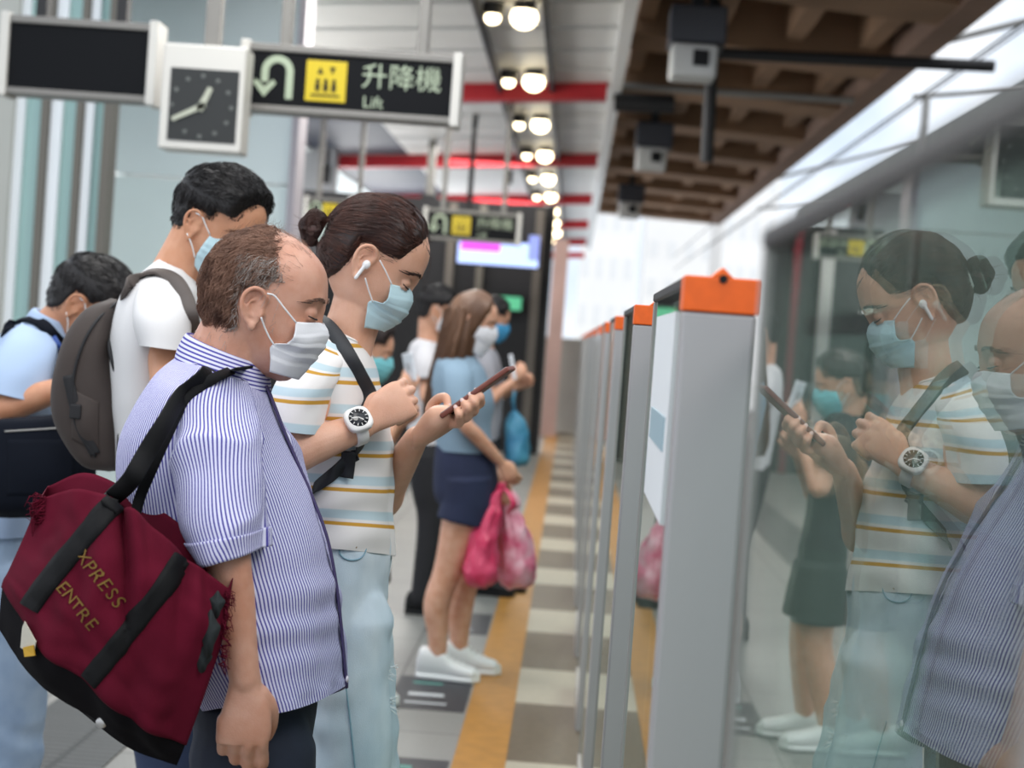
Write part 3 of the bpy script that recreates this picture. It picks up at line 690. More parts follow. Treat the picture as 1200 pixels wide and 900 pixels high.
def strands(name, mat, parent, bv, roots, flow, length, seg=7, lift=.003, rad=.00035, jit=.35, curl=.0, free=0.0, seed=1):
    "fine hair tubes combed along flow(p) over the surface bv; free lets the tip leave the surface"
    rg = random.Random(seed); mb = MB(); V = []; Fc = []
    for (p, n) in roots:
        p = Vector(p); n = Vector(n); L = length(p) if callable(length) else length
        L *= rg.uniform(.6, 1.25)
        if L <= 0: continue
        st = L/seg; pts = [p-n*.001]; cur = p.copy(); j = Vector((rg.gauss(0, 1), rg.gauss(0, 1), rg.gauss(0, 1)))*jit; wob = rg.uniform(0, 6.28); lf = lift*rg.uniform(.3, 1.4)
        for k in range(seg):
            d = flow(cur); d = Vector(d).normalized()+j*(.6+.4*k/seg)+Vector((math.sin(wob+k*1.3), math.cos(wob*1.7+k), math.sin(wob*2.3+k*.9)))*curl
            h = bv.find_nearest(cur)
            nn = h[1] if h[0] is not None else n
            if nn.dot(cur-parent_center) < 0: nn = -nn
            tl = free*(k/seg)
            d = (d-nn*d.dot(nn)*(1-tl)); d.normalize(); cur = cur+d*st
            h = bv.find_nearest(cur)
            if h[0] is not None:
                nn = h[1] if h[1].dot(cur-parent_center) > 0 else -h[1]
                t = min(1, (k+1)/seg*2.0); tgt = h[0]+nn*lf*t
                cur = cur.lerp(tgt, 1-tl) if (cur-h[0]).dot(nn) < .03 else cur
            pts.append(cur.copy())
        b = len(V)
        for k, q in enumerate(pts):
            d = (pts[min(k+1, len(pts)-1)]-pts[max(k-1, 0)]).normalized(); u = d.orthogonal().normalized(); v = d.cross(u)
            r = rad*(1-.75*(k/len(pts))**2)
            for a in (0, 2.094, 4.189): V.append(q+(u*math.cos(a)+v*math.sin(a))*r)
        for k in range(len(pts)-1):
            for a in range(3): Fc.append((b+k*3+a, b+k*3+(a+1) % 3, b+k*3+3+(a+1) % 3, b+k*3+3+a))
    me = bpy.data.meshes.new(name); me.from_pydata(V, [], Fc); return link(name, me, mat, parent)
def sample_roots(ob_bv_mesh, parent_org, keep, n, seed=3):
    "random points on a mesh where keep(world p)"
    rg = random.Random(seed); me = ob_bv_mesh; vs = [v.co+parent_org for v in me.vertices]; ps = [p for p in me.polygons]
    wts = [p.area for p in ps]; out = []; tries = 0
    while len(out) < n and tries < 12*n:
        for p in rg.choices(ps, wts, k=n):
            tries += 1; ids = p.vertices; a, b, c = vs[ids[0]], vs[ids[1]], vs[ids[2]]; u, v = rg.random(), rg.random()
            if u+v > 1: u, v = 1-u, 1-v
            if len(ids) == 4 and rg.random() < .5: b = vs[ids[3]]
            q = a+(b-a)*u+(c-a)*v; k = keep(q)
            if k > 0 and rg.random() < k: out.append((q, p.normal.copy()))
            if len(out) >= n: break
    return out
parent_center = Vector((0, 0, 0))

FL = ((.046, .027, .021), (.051, .031, .022), (.047, .029, .021), (.037, .022, .019))
def hand(mb, o, X, Y, Z, curls, thumb, sc=1.0, spread=(.10, .02, -.06, -.16), lenf=1.0, fr=1.0):
    """o wrist, X to the fingers, Y to the thumb side, Z out of the back; curls per finger (knuckle, middle, tip) in degrees;
    thumb: three local points after its root. Returns the finger tip frames."""
    o = Vector(o); X = Vector(X).normalized(); Y = Vector(Y); Y = (Y-X*Y.dot(X)).normalized(); Z0 = Vector(Z); Z = X.cross(Y); Z = Z if Z.dot(Z0) > 0 else -Z
    L = lambda x, y, z: o+(X*x+Y*y+Z*z)*sc
    S = []
    for x, cy, hw, hz, cz_ in ((-.012, 0, .0235, .0185, 0), (.008, .001, .026, .0175, 0), (.03, .004, .034, .0165, .001), (.055, .004, .0395, .0155, .002), (.078, .002, .0415, .0135, .002), (.094, .0, .0395, .0105, .001)):
        S.append([*L(x, cy, cz_), *(Y*hw*sc), *(Z*hz*sc), 2.5])
    G, _ = loft_grid(S, 20, 28); mb.grid(G, True, True)
    tips = []
    for k in range(4):
        y = (.0295, .0098, -.0100, -.0285)[k]; x = (.088, .094, .090, .080)[k]
        p = Vector((x, y, .0)); a = 0; sp = spread[k]; pts = [L(*(p-Vector((.022, 0, -.001)))), L(*p)]; rr = [.0100*fr, .0098*fr]
        for q in range(3):
            a += math.radians(curls[k][q]); l = FL[k][q]*lenf
            d = Vector((math.cos(a)*math.cos(sp), math.sin(sp)*max(.2, math.cos(a)), -math.sin(a))); p = p+d*l; pts.append(L(*p)); rr.append((.0090, .0083, .0068)[q]*(.92 if k == 3 else 1)*fr)
        P3 = [pts[0], pts[1]]; R3 = rr[:2]
        # keep the knuckles crisp: add points either side of every bend
        for i in range(1, len(pts)-1):
            P3.append(pts[i].lerp(pts[i+1], .5)); R3.append((rr[i]+rr[i+1])/2*.96); P3.append(pts[i+1]); R3.append(rr[i+1])
        mb.limb(P3, [r*sc for r in R3], 12, 30)
        up = (X*math.sin(a)+Z*math.cos(a)).normalized(); tips.append((pts[-1], (pts[-1]-pts[-2]).normalized(), up))
    T = [(.018, .020, -.006)]+[tuple(t) for t in thumb]
    mb.limb([L(*t) for t in T], [.0155*sc*fr, .0135*sc*fr, .0105*sc*fr, .0080*sc*fr][:len(T)], 12, 28)
    t1, t0 = L(*T[-1]), L(*T[-2]); tips.append((t1, (t1-t0).normalized(), Y))
    return tips
def nails(tips, mat, parent, sc=1.0):
    for p, d, up in tips:
        s = d.cross(up).normalized(); up = s.cross(d).normalized(); R = Matrix((d, s, up)).transposed()
        MB().ell(p+up*.0050*sc+d*.0015, (.0052*sc, .0042*sc, .0014*sc), rot=R, nu=12, nv=8).build('fingernail', mat, parent, True)
def mask_local(H, parent, mat, t=.0012, sag=0.0):
    q = lambda x, y, z: H.w(x, y, z)
    near = [q(.036, -.066, -.004), q(.033, -.070, -.022), q(.028, -.070, -.045), q(.022, -.064, -.070), q(.022, -.055, -.092-sag)]
    mid1 = [q(.068, -.052, .0), q(.070, -.056, -.022), q(.068, -.056, -.050), q(.060, -.050, -.080), q(.048, -.042, -.112-sag)]
    mid2 = [q(.092, -.026, .006), q(.103, -.027, -.022), q(.101, -.028, -.055), q(.089, -.025, -.092), q(.068, -.022, -.122-sag)]
    cen = [q(.104, 0, .010), q(.117, 0, -.025), q(.112, 0, -.058), q(.098, 0, -.096), q(.075, 0, -.126-sag)]
    def mir(c):
        o = []
        for p in c: l = H.loc(p); o.append(H.w(l.x, -l.y, l.z))
        return o
    m = mask_from([near, mid1, mid2, cen, mir(mid2), mir(mid1), mir(near)], 'face_mask', mat, parent, 3, nu=30, nv=24, t=t)
    for sd in (-1, 1):
        MB().tube([q(.036, sd*.067, -.004), q(.022, sd*.076, .012), q(.010, sd*.080, .024), q(-.004, sd*.086, .026)], .0016, 6, seg=12).build('ear_loop', m_loop, m, True)
        MB().tube([q(.022, sd*.066, -.070), q(.010, sd*.074, -.045), q(-.008, sd*.082, -.022)], .0016, 6, seg=12).build('ear_loop', m_loop, m, True)
    return m
def short_hair(H, body, mat, n=2600, vol=.014, rad=.0005, seed=41):
    global parent_center
    parent_center = H.w(0, 0, 0)
    def keep(x, y, z):
        a = abs(y); k = (.078-.25*max(0, .075-z))-x
        if z < .05: k = min(k, .022-x+.5*(z-.02))
        lo = np.interp(x, [-.1, -.06, -.034, -.026, .03], [-.070, -.062, -.03, .030, .028])
        return min(k, z-lo)
    cap, cbv = H.cap(keep, lambda x, y, z: .005+vol*max(0, min(1, (z-.0)/.09))*(1+.3*max(0, x/.08)), 'hair', mat, body, lambda x, y, z: .0025*nz(x*70, y*70, z*50))
    lo = H.loc; roots = sample_roots(cap.data, ORG[cap.name], lambda p: 1.0, n, seed)
    def flow(p):
        q = lo(p); d = Vector((.75 if q.z > .06 else .1, .35*nz(q.x*30, q.y*30, 2), .15 if q.z > .07 else -1)); return H.R @ d
    strands('hair_strands', mat, cap, cbv, roots, flow, lambda p: .028 if lo(p).z > .05 else .010, 6, .004, rad, .35, .15, .35, seed)
    return cap
def upto(a, b, t): return Vector(a).lerp(Vector(b), t)
def leg(mb, hip, knee, ankle, r=(.085, .075, .055, .055, .042), n=18):
    hip, knee, ankle = Vector(hip), Vector(knee), Vector(ankle)
    mb.limb([hip, hip.lerp(knee, .5), knee, knee.lerp(ankle, .38), ankle], r, n, 26)
def foot(mb, ankle, fwd, L=.24, sc=1):
    a = Vector(ankle); f = Vector(fwd).normalized(); mb.limb([a+Vector((0, 0, -.02)), Vector((a.x, a.y, .045))-f*.02, Vector((a.x, a.y, .035))+f*.08, Vector((a.x, a.y, .026))+f*(L-.08)], [.033, .033, .029, .018], 14)
def shoe(parent, ankle, fwd, m_up, m_sole, L=.28, w=.05, name='shoe', lace=None, top=.10):
    "upper and sole lofted heel to toe; stands on z = 0"
    a = Vector((ankle[0], ankle[1], 0)); f = Vector(fwd); f.z = 0; f.normalize(); s = Vector((-f.y, f.x, 0)); S = []; Q = []
    for t, hw, h in ((-.085, .022, .070), (-.07, .034, top), (-.03, .038, top), (.02, .039, top*.92), (.06, .043, .072), (.11, .050, .056), (.15, .046, .046), (L-.11, .030, .038), (L-.092, .008, .022)):
        c = a+f*t; S.append([*(c+Vector((0, 0, h/2+.012))), *(s*hw*w/.05), 0, 0, h/2, 2.6]); Q.append([*(c+Vector((0, 0, .012))), *(s*(hw+.004)*w/.05), 0, 0, .012, 4])
    G, uv = loft_grid(S, 36, 28); u = MB().grid(G, True, True).build(name, m_up, parent, True)
    G, uv = loft_grid(Q, 30, 24); MB().grid(G, True, True).build('sole', m_sole, u, True)
    if lace:
        for k in range(4):
            t = .035+.022*k; h = np.interp(t, [.02, .06, .11, .15], [top*.92, .072, .056, .046])+.012
            MB().limb([a+f*t+s*.024+Vector((0, 0, h-.014)), a+f*(t+.004)+Vector((0, 0, h+.004)), a+f*t-s*.024+Vector((0, 0, h-.014))], [.004]*3, 8).build('lace', lace, u, True)
    return u
def sleeve_grid(S, nv, nu, disp): return loft_grid(S, nv, nu, disp)
def thick(G, t, wrap=True):
    "close a cloth grid with an inner layer so its rim has thickness"
    N = grid_normals(G, wrap); c = G.mean((0, 1)); sg = np.sign(np.sum(N*(G-G.mean(1, keepdims=True)), axis=2).mean()) or 1
    return G-sg*N*t
def cloth_tube(mb, S, nv, nu, disp=None, t=.003, circ=None, rim=True, uo=(0, 0), post=None):
    G, uv = loft_grid(S, nv, nu, disp, circ); G = post(G) if post else G; uv = uv+np.array(uo); mb.grid(G, True, False, uv)
    if rim:
        I = thick(G, t); k = max(3, nv//7)
        mb.grid(np.stack([G[-1], I[-1]]), True, False, np.stack([uv[-1], uv[-1]])); mb.grid(I[-k:], True, False, uv[-k:], flip=True)
        mb.grid(np.stack([I[0], G[0]]), True, False, np.stack([uv[0], uv[0]])); mb.grid(I[:k], True, False, uv[:k], flip=True)
    return G, uv
def strap(mb, pts, wd, t=.003, seg=40, side=(0, 1, 0)):
    "flat band through pts; side = width direction (one vector or one per point)"
    pts = spline(np.array([tuple(p) for p in pts]), seg); sides = np.array(side, float)
    sd = spline(sides, seg) if sides.ndim == 2 else np.repeat(sides[None], seg, 0)
    T = np.gradient(pts, axis=0); T /= np.linalg.norm(T, axis=1, keepdims=True); G = []
    for i in range(seg):
        s = sd[i]-T[i]*sd[i].dot(T[i]); s /= np.linalg.norm(s); n = np.cross(T[i], s); h = wd/2
        G.append([pts[i]+s*h+n*t*.3, pts[i]+s*h*.9+n*t, pts[i]-s*h*.9+n*t, pts[i]-s*h+n*t*.3, pts[i]-s*h-n*t*.3, pts[i]-s*h*.9-n*t, pts[i]+s*h*.9-n*t, pts[i]+s*h-n*t*.3])
    mb.grid(np.array(G), True, True); return mb
def mask_from(curves, name, mat, parent, mid_i, pleat=.003, nu=40, nv=34, t=.0012):
    "face mask: near edge ... centre curves (world points, top to bottom); the far side mirrors across the head's own mid plane"
    C = [[c[k] for c in curves] for k in range(len(curves[0]))]
    G = patch_grid(C, nu, nv); N = grid_normals(G, False)
    for j in range(nv):
        v = j/(nv-1); ph = (v-.22)/.56
        if 0 < ph < 1: G[j] += N[j]*pleat*((ph*3) % 1-.5)*1.0
    mb = MB(); mb.grid(G); o = mb.build(name, mat, parent, True, solid=t); return o

m_hair_black = M('black_hair', srgb(26, 22, 22), .42, var=.25, vs=60, spec=.45)
m_hair_dark = M('dark_brown_hair', srgb(44, 30, 27), .38, var=.3, vs=50, spec=.5)
m_lash = M('dark_lash', srgb(32, 24, 22), .6)
m_loop = M('white_elastic', srgb(232, 232, 232), .6)
m_mask_w = M('white_mask_fabric', srgb(232, 232, 236), .75, bump=.15, bs=600)
m_mask_b = M('pale_blue_mask_fabric', srgb(192, 222, 230), .75, bump=.15, bs=600)
m_mask_t = M('teal_mask_fabric', srgb(120, 196, 204), .75)

# ================================================================== OLD MAN IN THE STRIPED SHIRT
def old_man():
    global parent_center
    Y = 2.66; base = P(290, 800, Y); base.z = 0
    t = thing('person', 'balding man in blue pinstriped shirt and white mask with maroon bag on his shoulder', 'person', base)
    sk = skin_mat('weathered_skin', srgb(198, 140, 114), srgb(214, 164, 142))
    H = Head((311, 363), Y, 5, .985, wide=1.0, long=.97)
    mb = MB(); H.add(mb)
    mb.limb([P(258, 455, Y), P(266, 425, Y), P(284, 385, Y), P(300, 352, Y)], [.075, .066, .062, .06], 22)
    mb.limb([P(330, 425, Y), P(318, 392, Y)], [.03, .036], 16)              # throat under the jaw
    G, _ = loft_grid([[*r] for r in seclist(Y, [(306, 455, 225, 420, .08), (312, 485, 185, 460, .16), (325, 530, 160, 525, .18), (350, 600, 165, 600, .175), (370, 680, 200, 700, .16), (360, 790, 250, 815, .14), (345, 860, 260, 880, .13)])], 30, 36); mb.grid(G, True, True)
    # near arm and hand
    dn = -.235
    e, wr = P(267, 655, Y+dn), P(287, 797, Y+dn+.01)
    mb.limb([P(258, 512, Y-.125), P(259, 570, Y-.205), e, upto(e, wr, .3), upto(e, wr, .7), wr], [.046, .045, .0335, .0315, .0255, .0225], 20)
    X = (P(283, 880, Y+dn)-P(287, 797, Y+dn)).normalized()
    tips = hand(mb, wr+X*.004, X, (1, .12, .1), (0, -1, 0), ((30, 54, 34), (36, 58, 34), (42, 58, 36), (38, 50, 34)), ((.040, .036, -.016), (.068, .040, -.030), (.090, .036, -.042)), .95, spread=(.03, .0, -.02, -.05), fr=1.16)
    # far arm, hidden behind the body
    mb.limb([P(258, 512, Y+.125), P(262, 575, Y+.205), P(272, 655, Y+.23), P(312, 735, Y+.2)], [.046, .044, .0335, .024], 16)
    hand(mb, P(312, 735, Y+.2), (.35, 0, -1), (1, -.2, .3), (0, 1, 0), ((30, 50, 30),)*4, ((.040, .036, -.016), (.068, .040, -.030), (.090, .036, -.042)), .92)
    for dy in (-.095, .095):
        kn = P(300, 1010, Y+dy); hp = P(292, 850, Y+dy*.8); an = Vector((base.x+.02, Y+dy, .09)); leg(mb, hp, kn, an, (.068, .068, .055, .05, .038)); foot(mb, an, (1, dy*2, 0))
    body, bv = union(mb, 'body', sk, t, .0026, 5)
    parent_center = H.w(0, 0, 0)
    H.eyes(body, m_lash, M('grey_brown_brow', srgb(120, 92, 78), .6), n=40)
    nails(tips[:4], M('bare_nail', srgb(206, 156, 136), .35), body, .9)
    # ---- hair: thin brown tufts, greying at the temple, bare forehead
    hm = M('thin_brown_hair', srgb(92, 62, 48), .55, col2=srgb(150, 112, 92), vs=34); hg = M('grey_hair', srgb(150, 138, 130), .55, col2=srgb(196, 188, 182), vs=40)
    def keep(x, y, z):
        a = abs(y)
        hl = .030-.35*max(0, z-.07)-(.02 if z < .05 else 0)                 # hairline: front limit in x
        k = min(hl-x, .05)
        if z < .05: k = min(k, (.030 if a > .05 else .0)-x+.014*(z > .0))
        lo = -.060 if x < -.03 else (.004 if x < .0 else .000)
        if x < -.028: lo = -.082+max(0, x+.06)*1.2
        k = min(k, (z-lo)*1.0)+.010*nz(x*70, y*70, z*70)
        if a > .045 and abs(x+.006) < .026 and z < .036: k = min(k, (z-.034))
        return k
    cap, cbv = H.cap(keep, lambda x, y, z: .004+.004*max(0, min(1, (-x-.0)/.07)), 'hair', M('scalp_hair_mass', srgb(112, 78, 62), .7, col2=srgb(150, 110, 90), vs=70, bump=.8, bs=260, stretch=(1, 1, .4)), body, lambda x, y, z: .005*nz(x*45, y*45, z*30)+.003*nz(x*110, y*110, z*60))
    lo = H.loc
    def kk(p):
        q = lo(p); return 1.0 if q.x < -.03 else (.85 if q.z > .02 else .7)
    roots = sample_roots(cap.data, ORG[cap.name], kk, 5600)
    def flow(p):
        q = lo(p); sx = -1 if q.z > .09 else -.85
        d = Vector((sx, 0, -.25-.9*max(0, -q.x/.09)-(0.45 if q.z < .07 else 0)))
        d.y = .35*math.copysign(1, q.y)*(1 if q.z > .09 else 0)
        n3 = .45*nz(q.x*40, q.y*40+9, q.z*40); d.z += n3; d.x += .3*nz(q.x*40+5, q.y*40, q.z*40)
        return H.R @ d
    strands('brown_strands', hm, cap, cbv, roots, flow, lambda p: .040 if lo(p).x < -.04 else .03, 7, .006, .00042, .34, .22, .34, 5)
    tem = [r for r in sample_roots(cap.data, ORG[cap.name], lambda p: 1.0 if (lo(p).x > -.035 and lo(p).z < .085) or (lo(p).z < -.04) else .0, 1300, 8)]
    strands('grey_temple_strands', hg, cap, cbv, tem, lambda p: flow(p)+H.R @ Vector((.35, 0, -.5)), .026, 6, .005, .0004, .35, .25, .25, 6)
    top = sample_roots(cap.data, ORG[cap.name], lambda p: 1.0 if lo(p).z > .07 else .12, 330, 9)
    def flow2(p):
        q = lo(p); return H.R @ Vector((.35*nz(q.x*30, q.y*30, 3)+.15, .3*nz(q.x*30, q.y*30, 8), .75+.3*nz(q.x*20, 1, 2)))
    strands('fine_flyaway_hair', hm, cap, cbv, top, flow2, .030, 8, .01, .00016, .35, .35, 1.0, 11)
    fr = sample_roots(body.data, ORG[body.name], lambda p: (1.0 if (.0 < lo(p).x < .07 and lo(p).z > .05) else 0), 1300, 12)
    strands('sparse_front_hair', M('thin_front_hair', srgb(158, 126, 108), .55), cap, bv, fr, lambda p: H.R @ Vector((-1, .4*nz(p.x*50, p.z*50), .1)), .026, 7, .004, .00026, .35, .2, .15, 13)
    # sideburn in front of the ear
    sb = sample_roots(body.data, ORG[body.name], lambda p: 1.0 if (.008 < lo(p).x < .036 and -.030 < lo(p).z < .05 and abs(lo(p).y) > .05) else 0, 900, 14)
    strands('grey_sideburn', hg, cap, bv, sb, lambda p: H.R @ Vector((-.15+.3*nz(p.x*60, p.z*60), 0, -1)), .016, 5, .0025, .0003, .4, .2, .25, 15)
    nk = sample_roots(body.data, ORG[body.name], lambda p: 1.0 if (lo(p).x < -.035 and -.098 < lo(p).z < -.05) else 0, 700, 16)
    strands('grey_nape_hair', hg, cap, bv, nk, lambda p: H.R @ Vector((-.2, 0, -1)), .015, 5, .0025, .00028, .4, .2, .25, 17)
    # ---- mask, sagging open at the near cheek
    q = lambda px, py, dy: P(px, py, Y+dy)
    near = [q(347, 377, -.062), q(345, 392, -.067), q(338, 402, -.068), q(318, 405, -.066), q(317, 420, -.064), q(316, 436, -.058)]
    mid1 = [q(362, 378, -.045), q(360, 392, -.050), q(358, 405, -.052), q(344, 416, -.052), q(338, 428, -.050), q(334, 441, -.042)]
    mid2 = [q(374, 378, -.022), q(377, 390, -.024), q(374, 404, -.026), q(364, 418, -.026), q(354, 430, -.024), q(345, 444, -.02)]
    cen = [q(380, 380, 0), q(385, 390, 0), q(382, 405, 0), q(372, 420, 0), q(362, 432, 0), q(350, 445, 0)]
    mir = lambda c: [Vector((p.x, 2*Y-p.y, p.z)) for p in c]
    mask = mask_from([near, mid1, mid2, cen, mir(mid2), mir(mid1), mir(near)], 'face_mask', m_mask_w, t, 3)
    lp = MB(); lp.tube([q(347, 378, -.064), q(334, 362, -.0745), q(322, 347, -.080), q(313, 344, -.084)], .0014, 8, seg=20); lp.build('ear_loop', m_loop, mask, True)
    lp = MB(); lp.tube([q(321, 404, -.068), q(315, 394, -.074), q(310, 383, -.079), q(306, 372, -.086)], .0014, 8, seg=20); lp.build('ear_loop', m_loop, mask, True)
    # ---- shirt
    cb = srgb(76, 70, 152)
    sm = stripes_mat('blue_pinstripe_cotton', srgb(214, 214, 236), [(.10, .52, cb)], 'u', .0062, bump=.1)
    smh = stripes_mat('blue_pinstripe_collar', srgb(214, 214, 236), [(.10, .52, cb)], 'v', .0062, bump=.1)
    S = seclist(Y, [(309, 449, 226, 408, .072), (317, 462, 205, 421, .12), (321, 476, 182, 441, .178), (331, 505, 160, 478, .208), (345, 538, 146, 522, .216), (364, 582, 148, 585, .212), (382, 632, 158, 650, .21), (393, 690, 178, 712, .208), (399, 745, 205, 772, .204), (405, 806, 236, 832, .2)])
    def dsp(u, v, p, k, th):
        d = .008*fbm(u*5+3, v*3.5, 1, 3)*min(1, k*4)
        d += .015*(1-2*abs(math.sin((p[2]*.85+p[0]*.6)*24+1.8*nz(u*4, v*4))))*max(0, nz(u*3+7, v*2.5)+.12)*min(1, k*3)      # soft diagonal pulls
        d += .003*max(0, 1-abs(k-.82)/.16)*math.sin(v*95+3*nz(u*5, v*4))
        if k > .975: d += .002*math.sin(u*70)
        return d
    def level(G):
        k = (np.linspace(0, 1, len(G))[:, None])**5; near = np.clip((Y-G[:, :, 1])/.2, -1, 1); cx = G[:, :, 0].mean(1, keepdims=True); hx = (G[:, :, 0].max(1, keepdims=True)-cx)
        G[:, :, 2] += k*(.030*near-.020*(1-((G[:, :, 0]-cx)/hx)**4)*(G[:, :, 0] > cx)+.004); return G
    b = MB(); cloth_tube(b, S, 120, 130, dsp, post=level)
    shirt = b.build('shirt', sm, t, True)
    for dn_, nm in ((-1, 'sleeve'), (1, 'sleeve')):
        T = [(290, 447, 226, 425, .035, dn_*.098), (299, 474, 205, 458, .058, dn_*.138), (305, 505, 203, 502, .070, dn_*.176), (309, 550, 205, 553, .076, dn_*.205), (311, 600, 212, 612, .073, dn_*.222), (313, 641, 238, 660, .064, dn_*.232)]
        S2 = seclist(Y, T)
        def dsp2(u, v, p, k, th):
            d = .007*fbm(u*7+11*dn_, v*5, 4, 3)*min(1, k*3)+.012*(1-2*abs(math.sin(v*26+u*8+1.8*nz(u*8, v*6))))*max(0, nz(u*5+2, v*5, 9)+.2)*min(1, k*2.5)
            return d
        b = MB(); G, uv = cloth_tube(b, S2, 70, 70, dsp2, t=.0035); sl = b.build(nm, sm, shirt, True)
        # turned cuff
        g = G[-9:]; N = grid_normals(g, True); sg = np.sign(np.sum(N*(g-g.mean(1, keepdims=True)), axis=2).mean())
        b = MB(); b.grid(g+sg*N*.0022, True, False, uv[-9:]); b.build('cuff', sm, sl, True, solid=-.0015)
    # collar: stand and fold-over
    S3 = seclist(Y, [(316, 460, 207, 424, .100), (315, 447, 210, 410, .090), (311, 432, 217, 395, .078), (309, 428, 222, 391, .073), (306, 438, 227, 402, .069)])
    b = MB(); G, uv = loft_grid(S3, 26, 90, None); b.grid(G, True, False, uv); b.build('collar', smh, shirt, True, solid=.0012)
    b = MB(); b.tube([P(312, 452, Y-.02), P(322, 476, Y-.02), P(333, 505, Y-.015), P(347, 538, Y-.01), P(366, 582, Y-.01), P(384, 632, Y-.01), P(395, 690, Y-.01), P(401, 745, Y-.01), P(406.5, 806, Y-.01)], .0032, 8, seg=60, flat=(2.6, .7), up=(1, 0, .3)); b.build('placket_edge', M('indigo_placket', srgb(66, 56, 98), .8), shirt, True)
    for k, (px, py) in enumerate(((404, 796),)):
        MB().ell(P(px+2, py, Y-.012), (.004, .006, .006), nu=14, nv=8).build('button', M('shirt_button', srgb(214, 208, 220), .3), shirt, True)
    # ---- trousers and shoes
    nv_ = M('navy_trousers', srgb(36, 42, 58), .85, var=.12, vs=30, bump=.2, bs=500)
    mb = MB(); G, _ = loft_grid(seclist(Y, [(372, 790, 226, 815, .168), (370, 830, 232, 850, .172), (362, 880, 236, 905, .172), (356, 930, 240, 950, .165)]), 16, 30); mb.grid(G, True, True)
    for dy in (-.095, .095):
        hp = P(296, 880, Y+dy*.8); kn = P(303, 1040, Y+dy); an = Vector((base.x+.015, Y+dy, .06)); leg(mb, hp, kn, an, (.098, .09, .074, .068, .062))
    union(mb, 'trousers', nv_, t, .007, 4)
    msh = M('black_leather', srgb(28, 27, 28), .4); mso = M('dark_sole', srgb(40, 38, 36), .7)
    for dy in (-.095, .095): shoe(t, (base.x+.015, Y+dy), (1, dy*1.5, 0), msh, mso)
    return t, H, Y, shirt, [c for c in shirt.children if c.name.startswith('sleeve')], body
MAN, MANH, MANY, MSHIRT, MSLEEVES, MBODY = old_man()

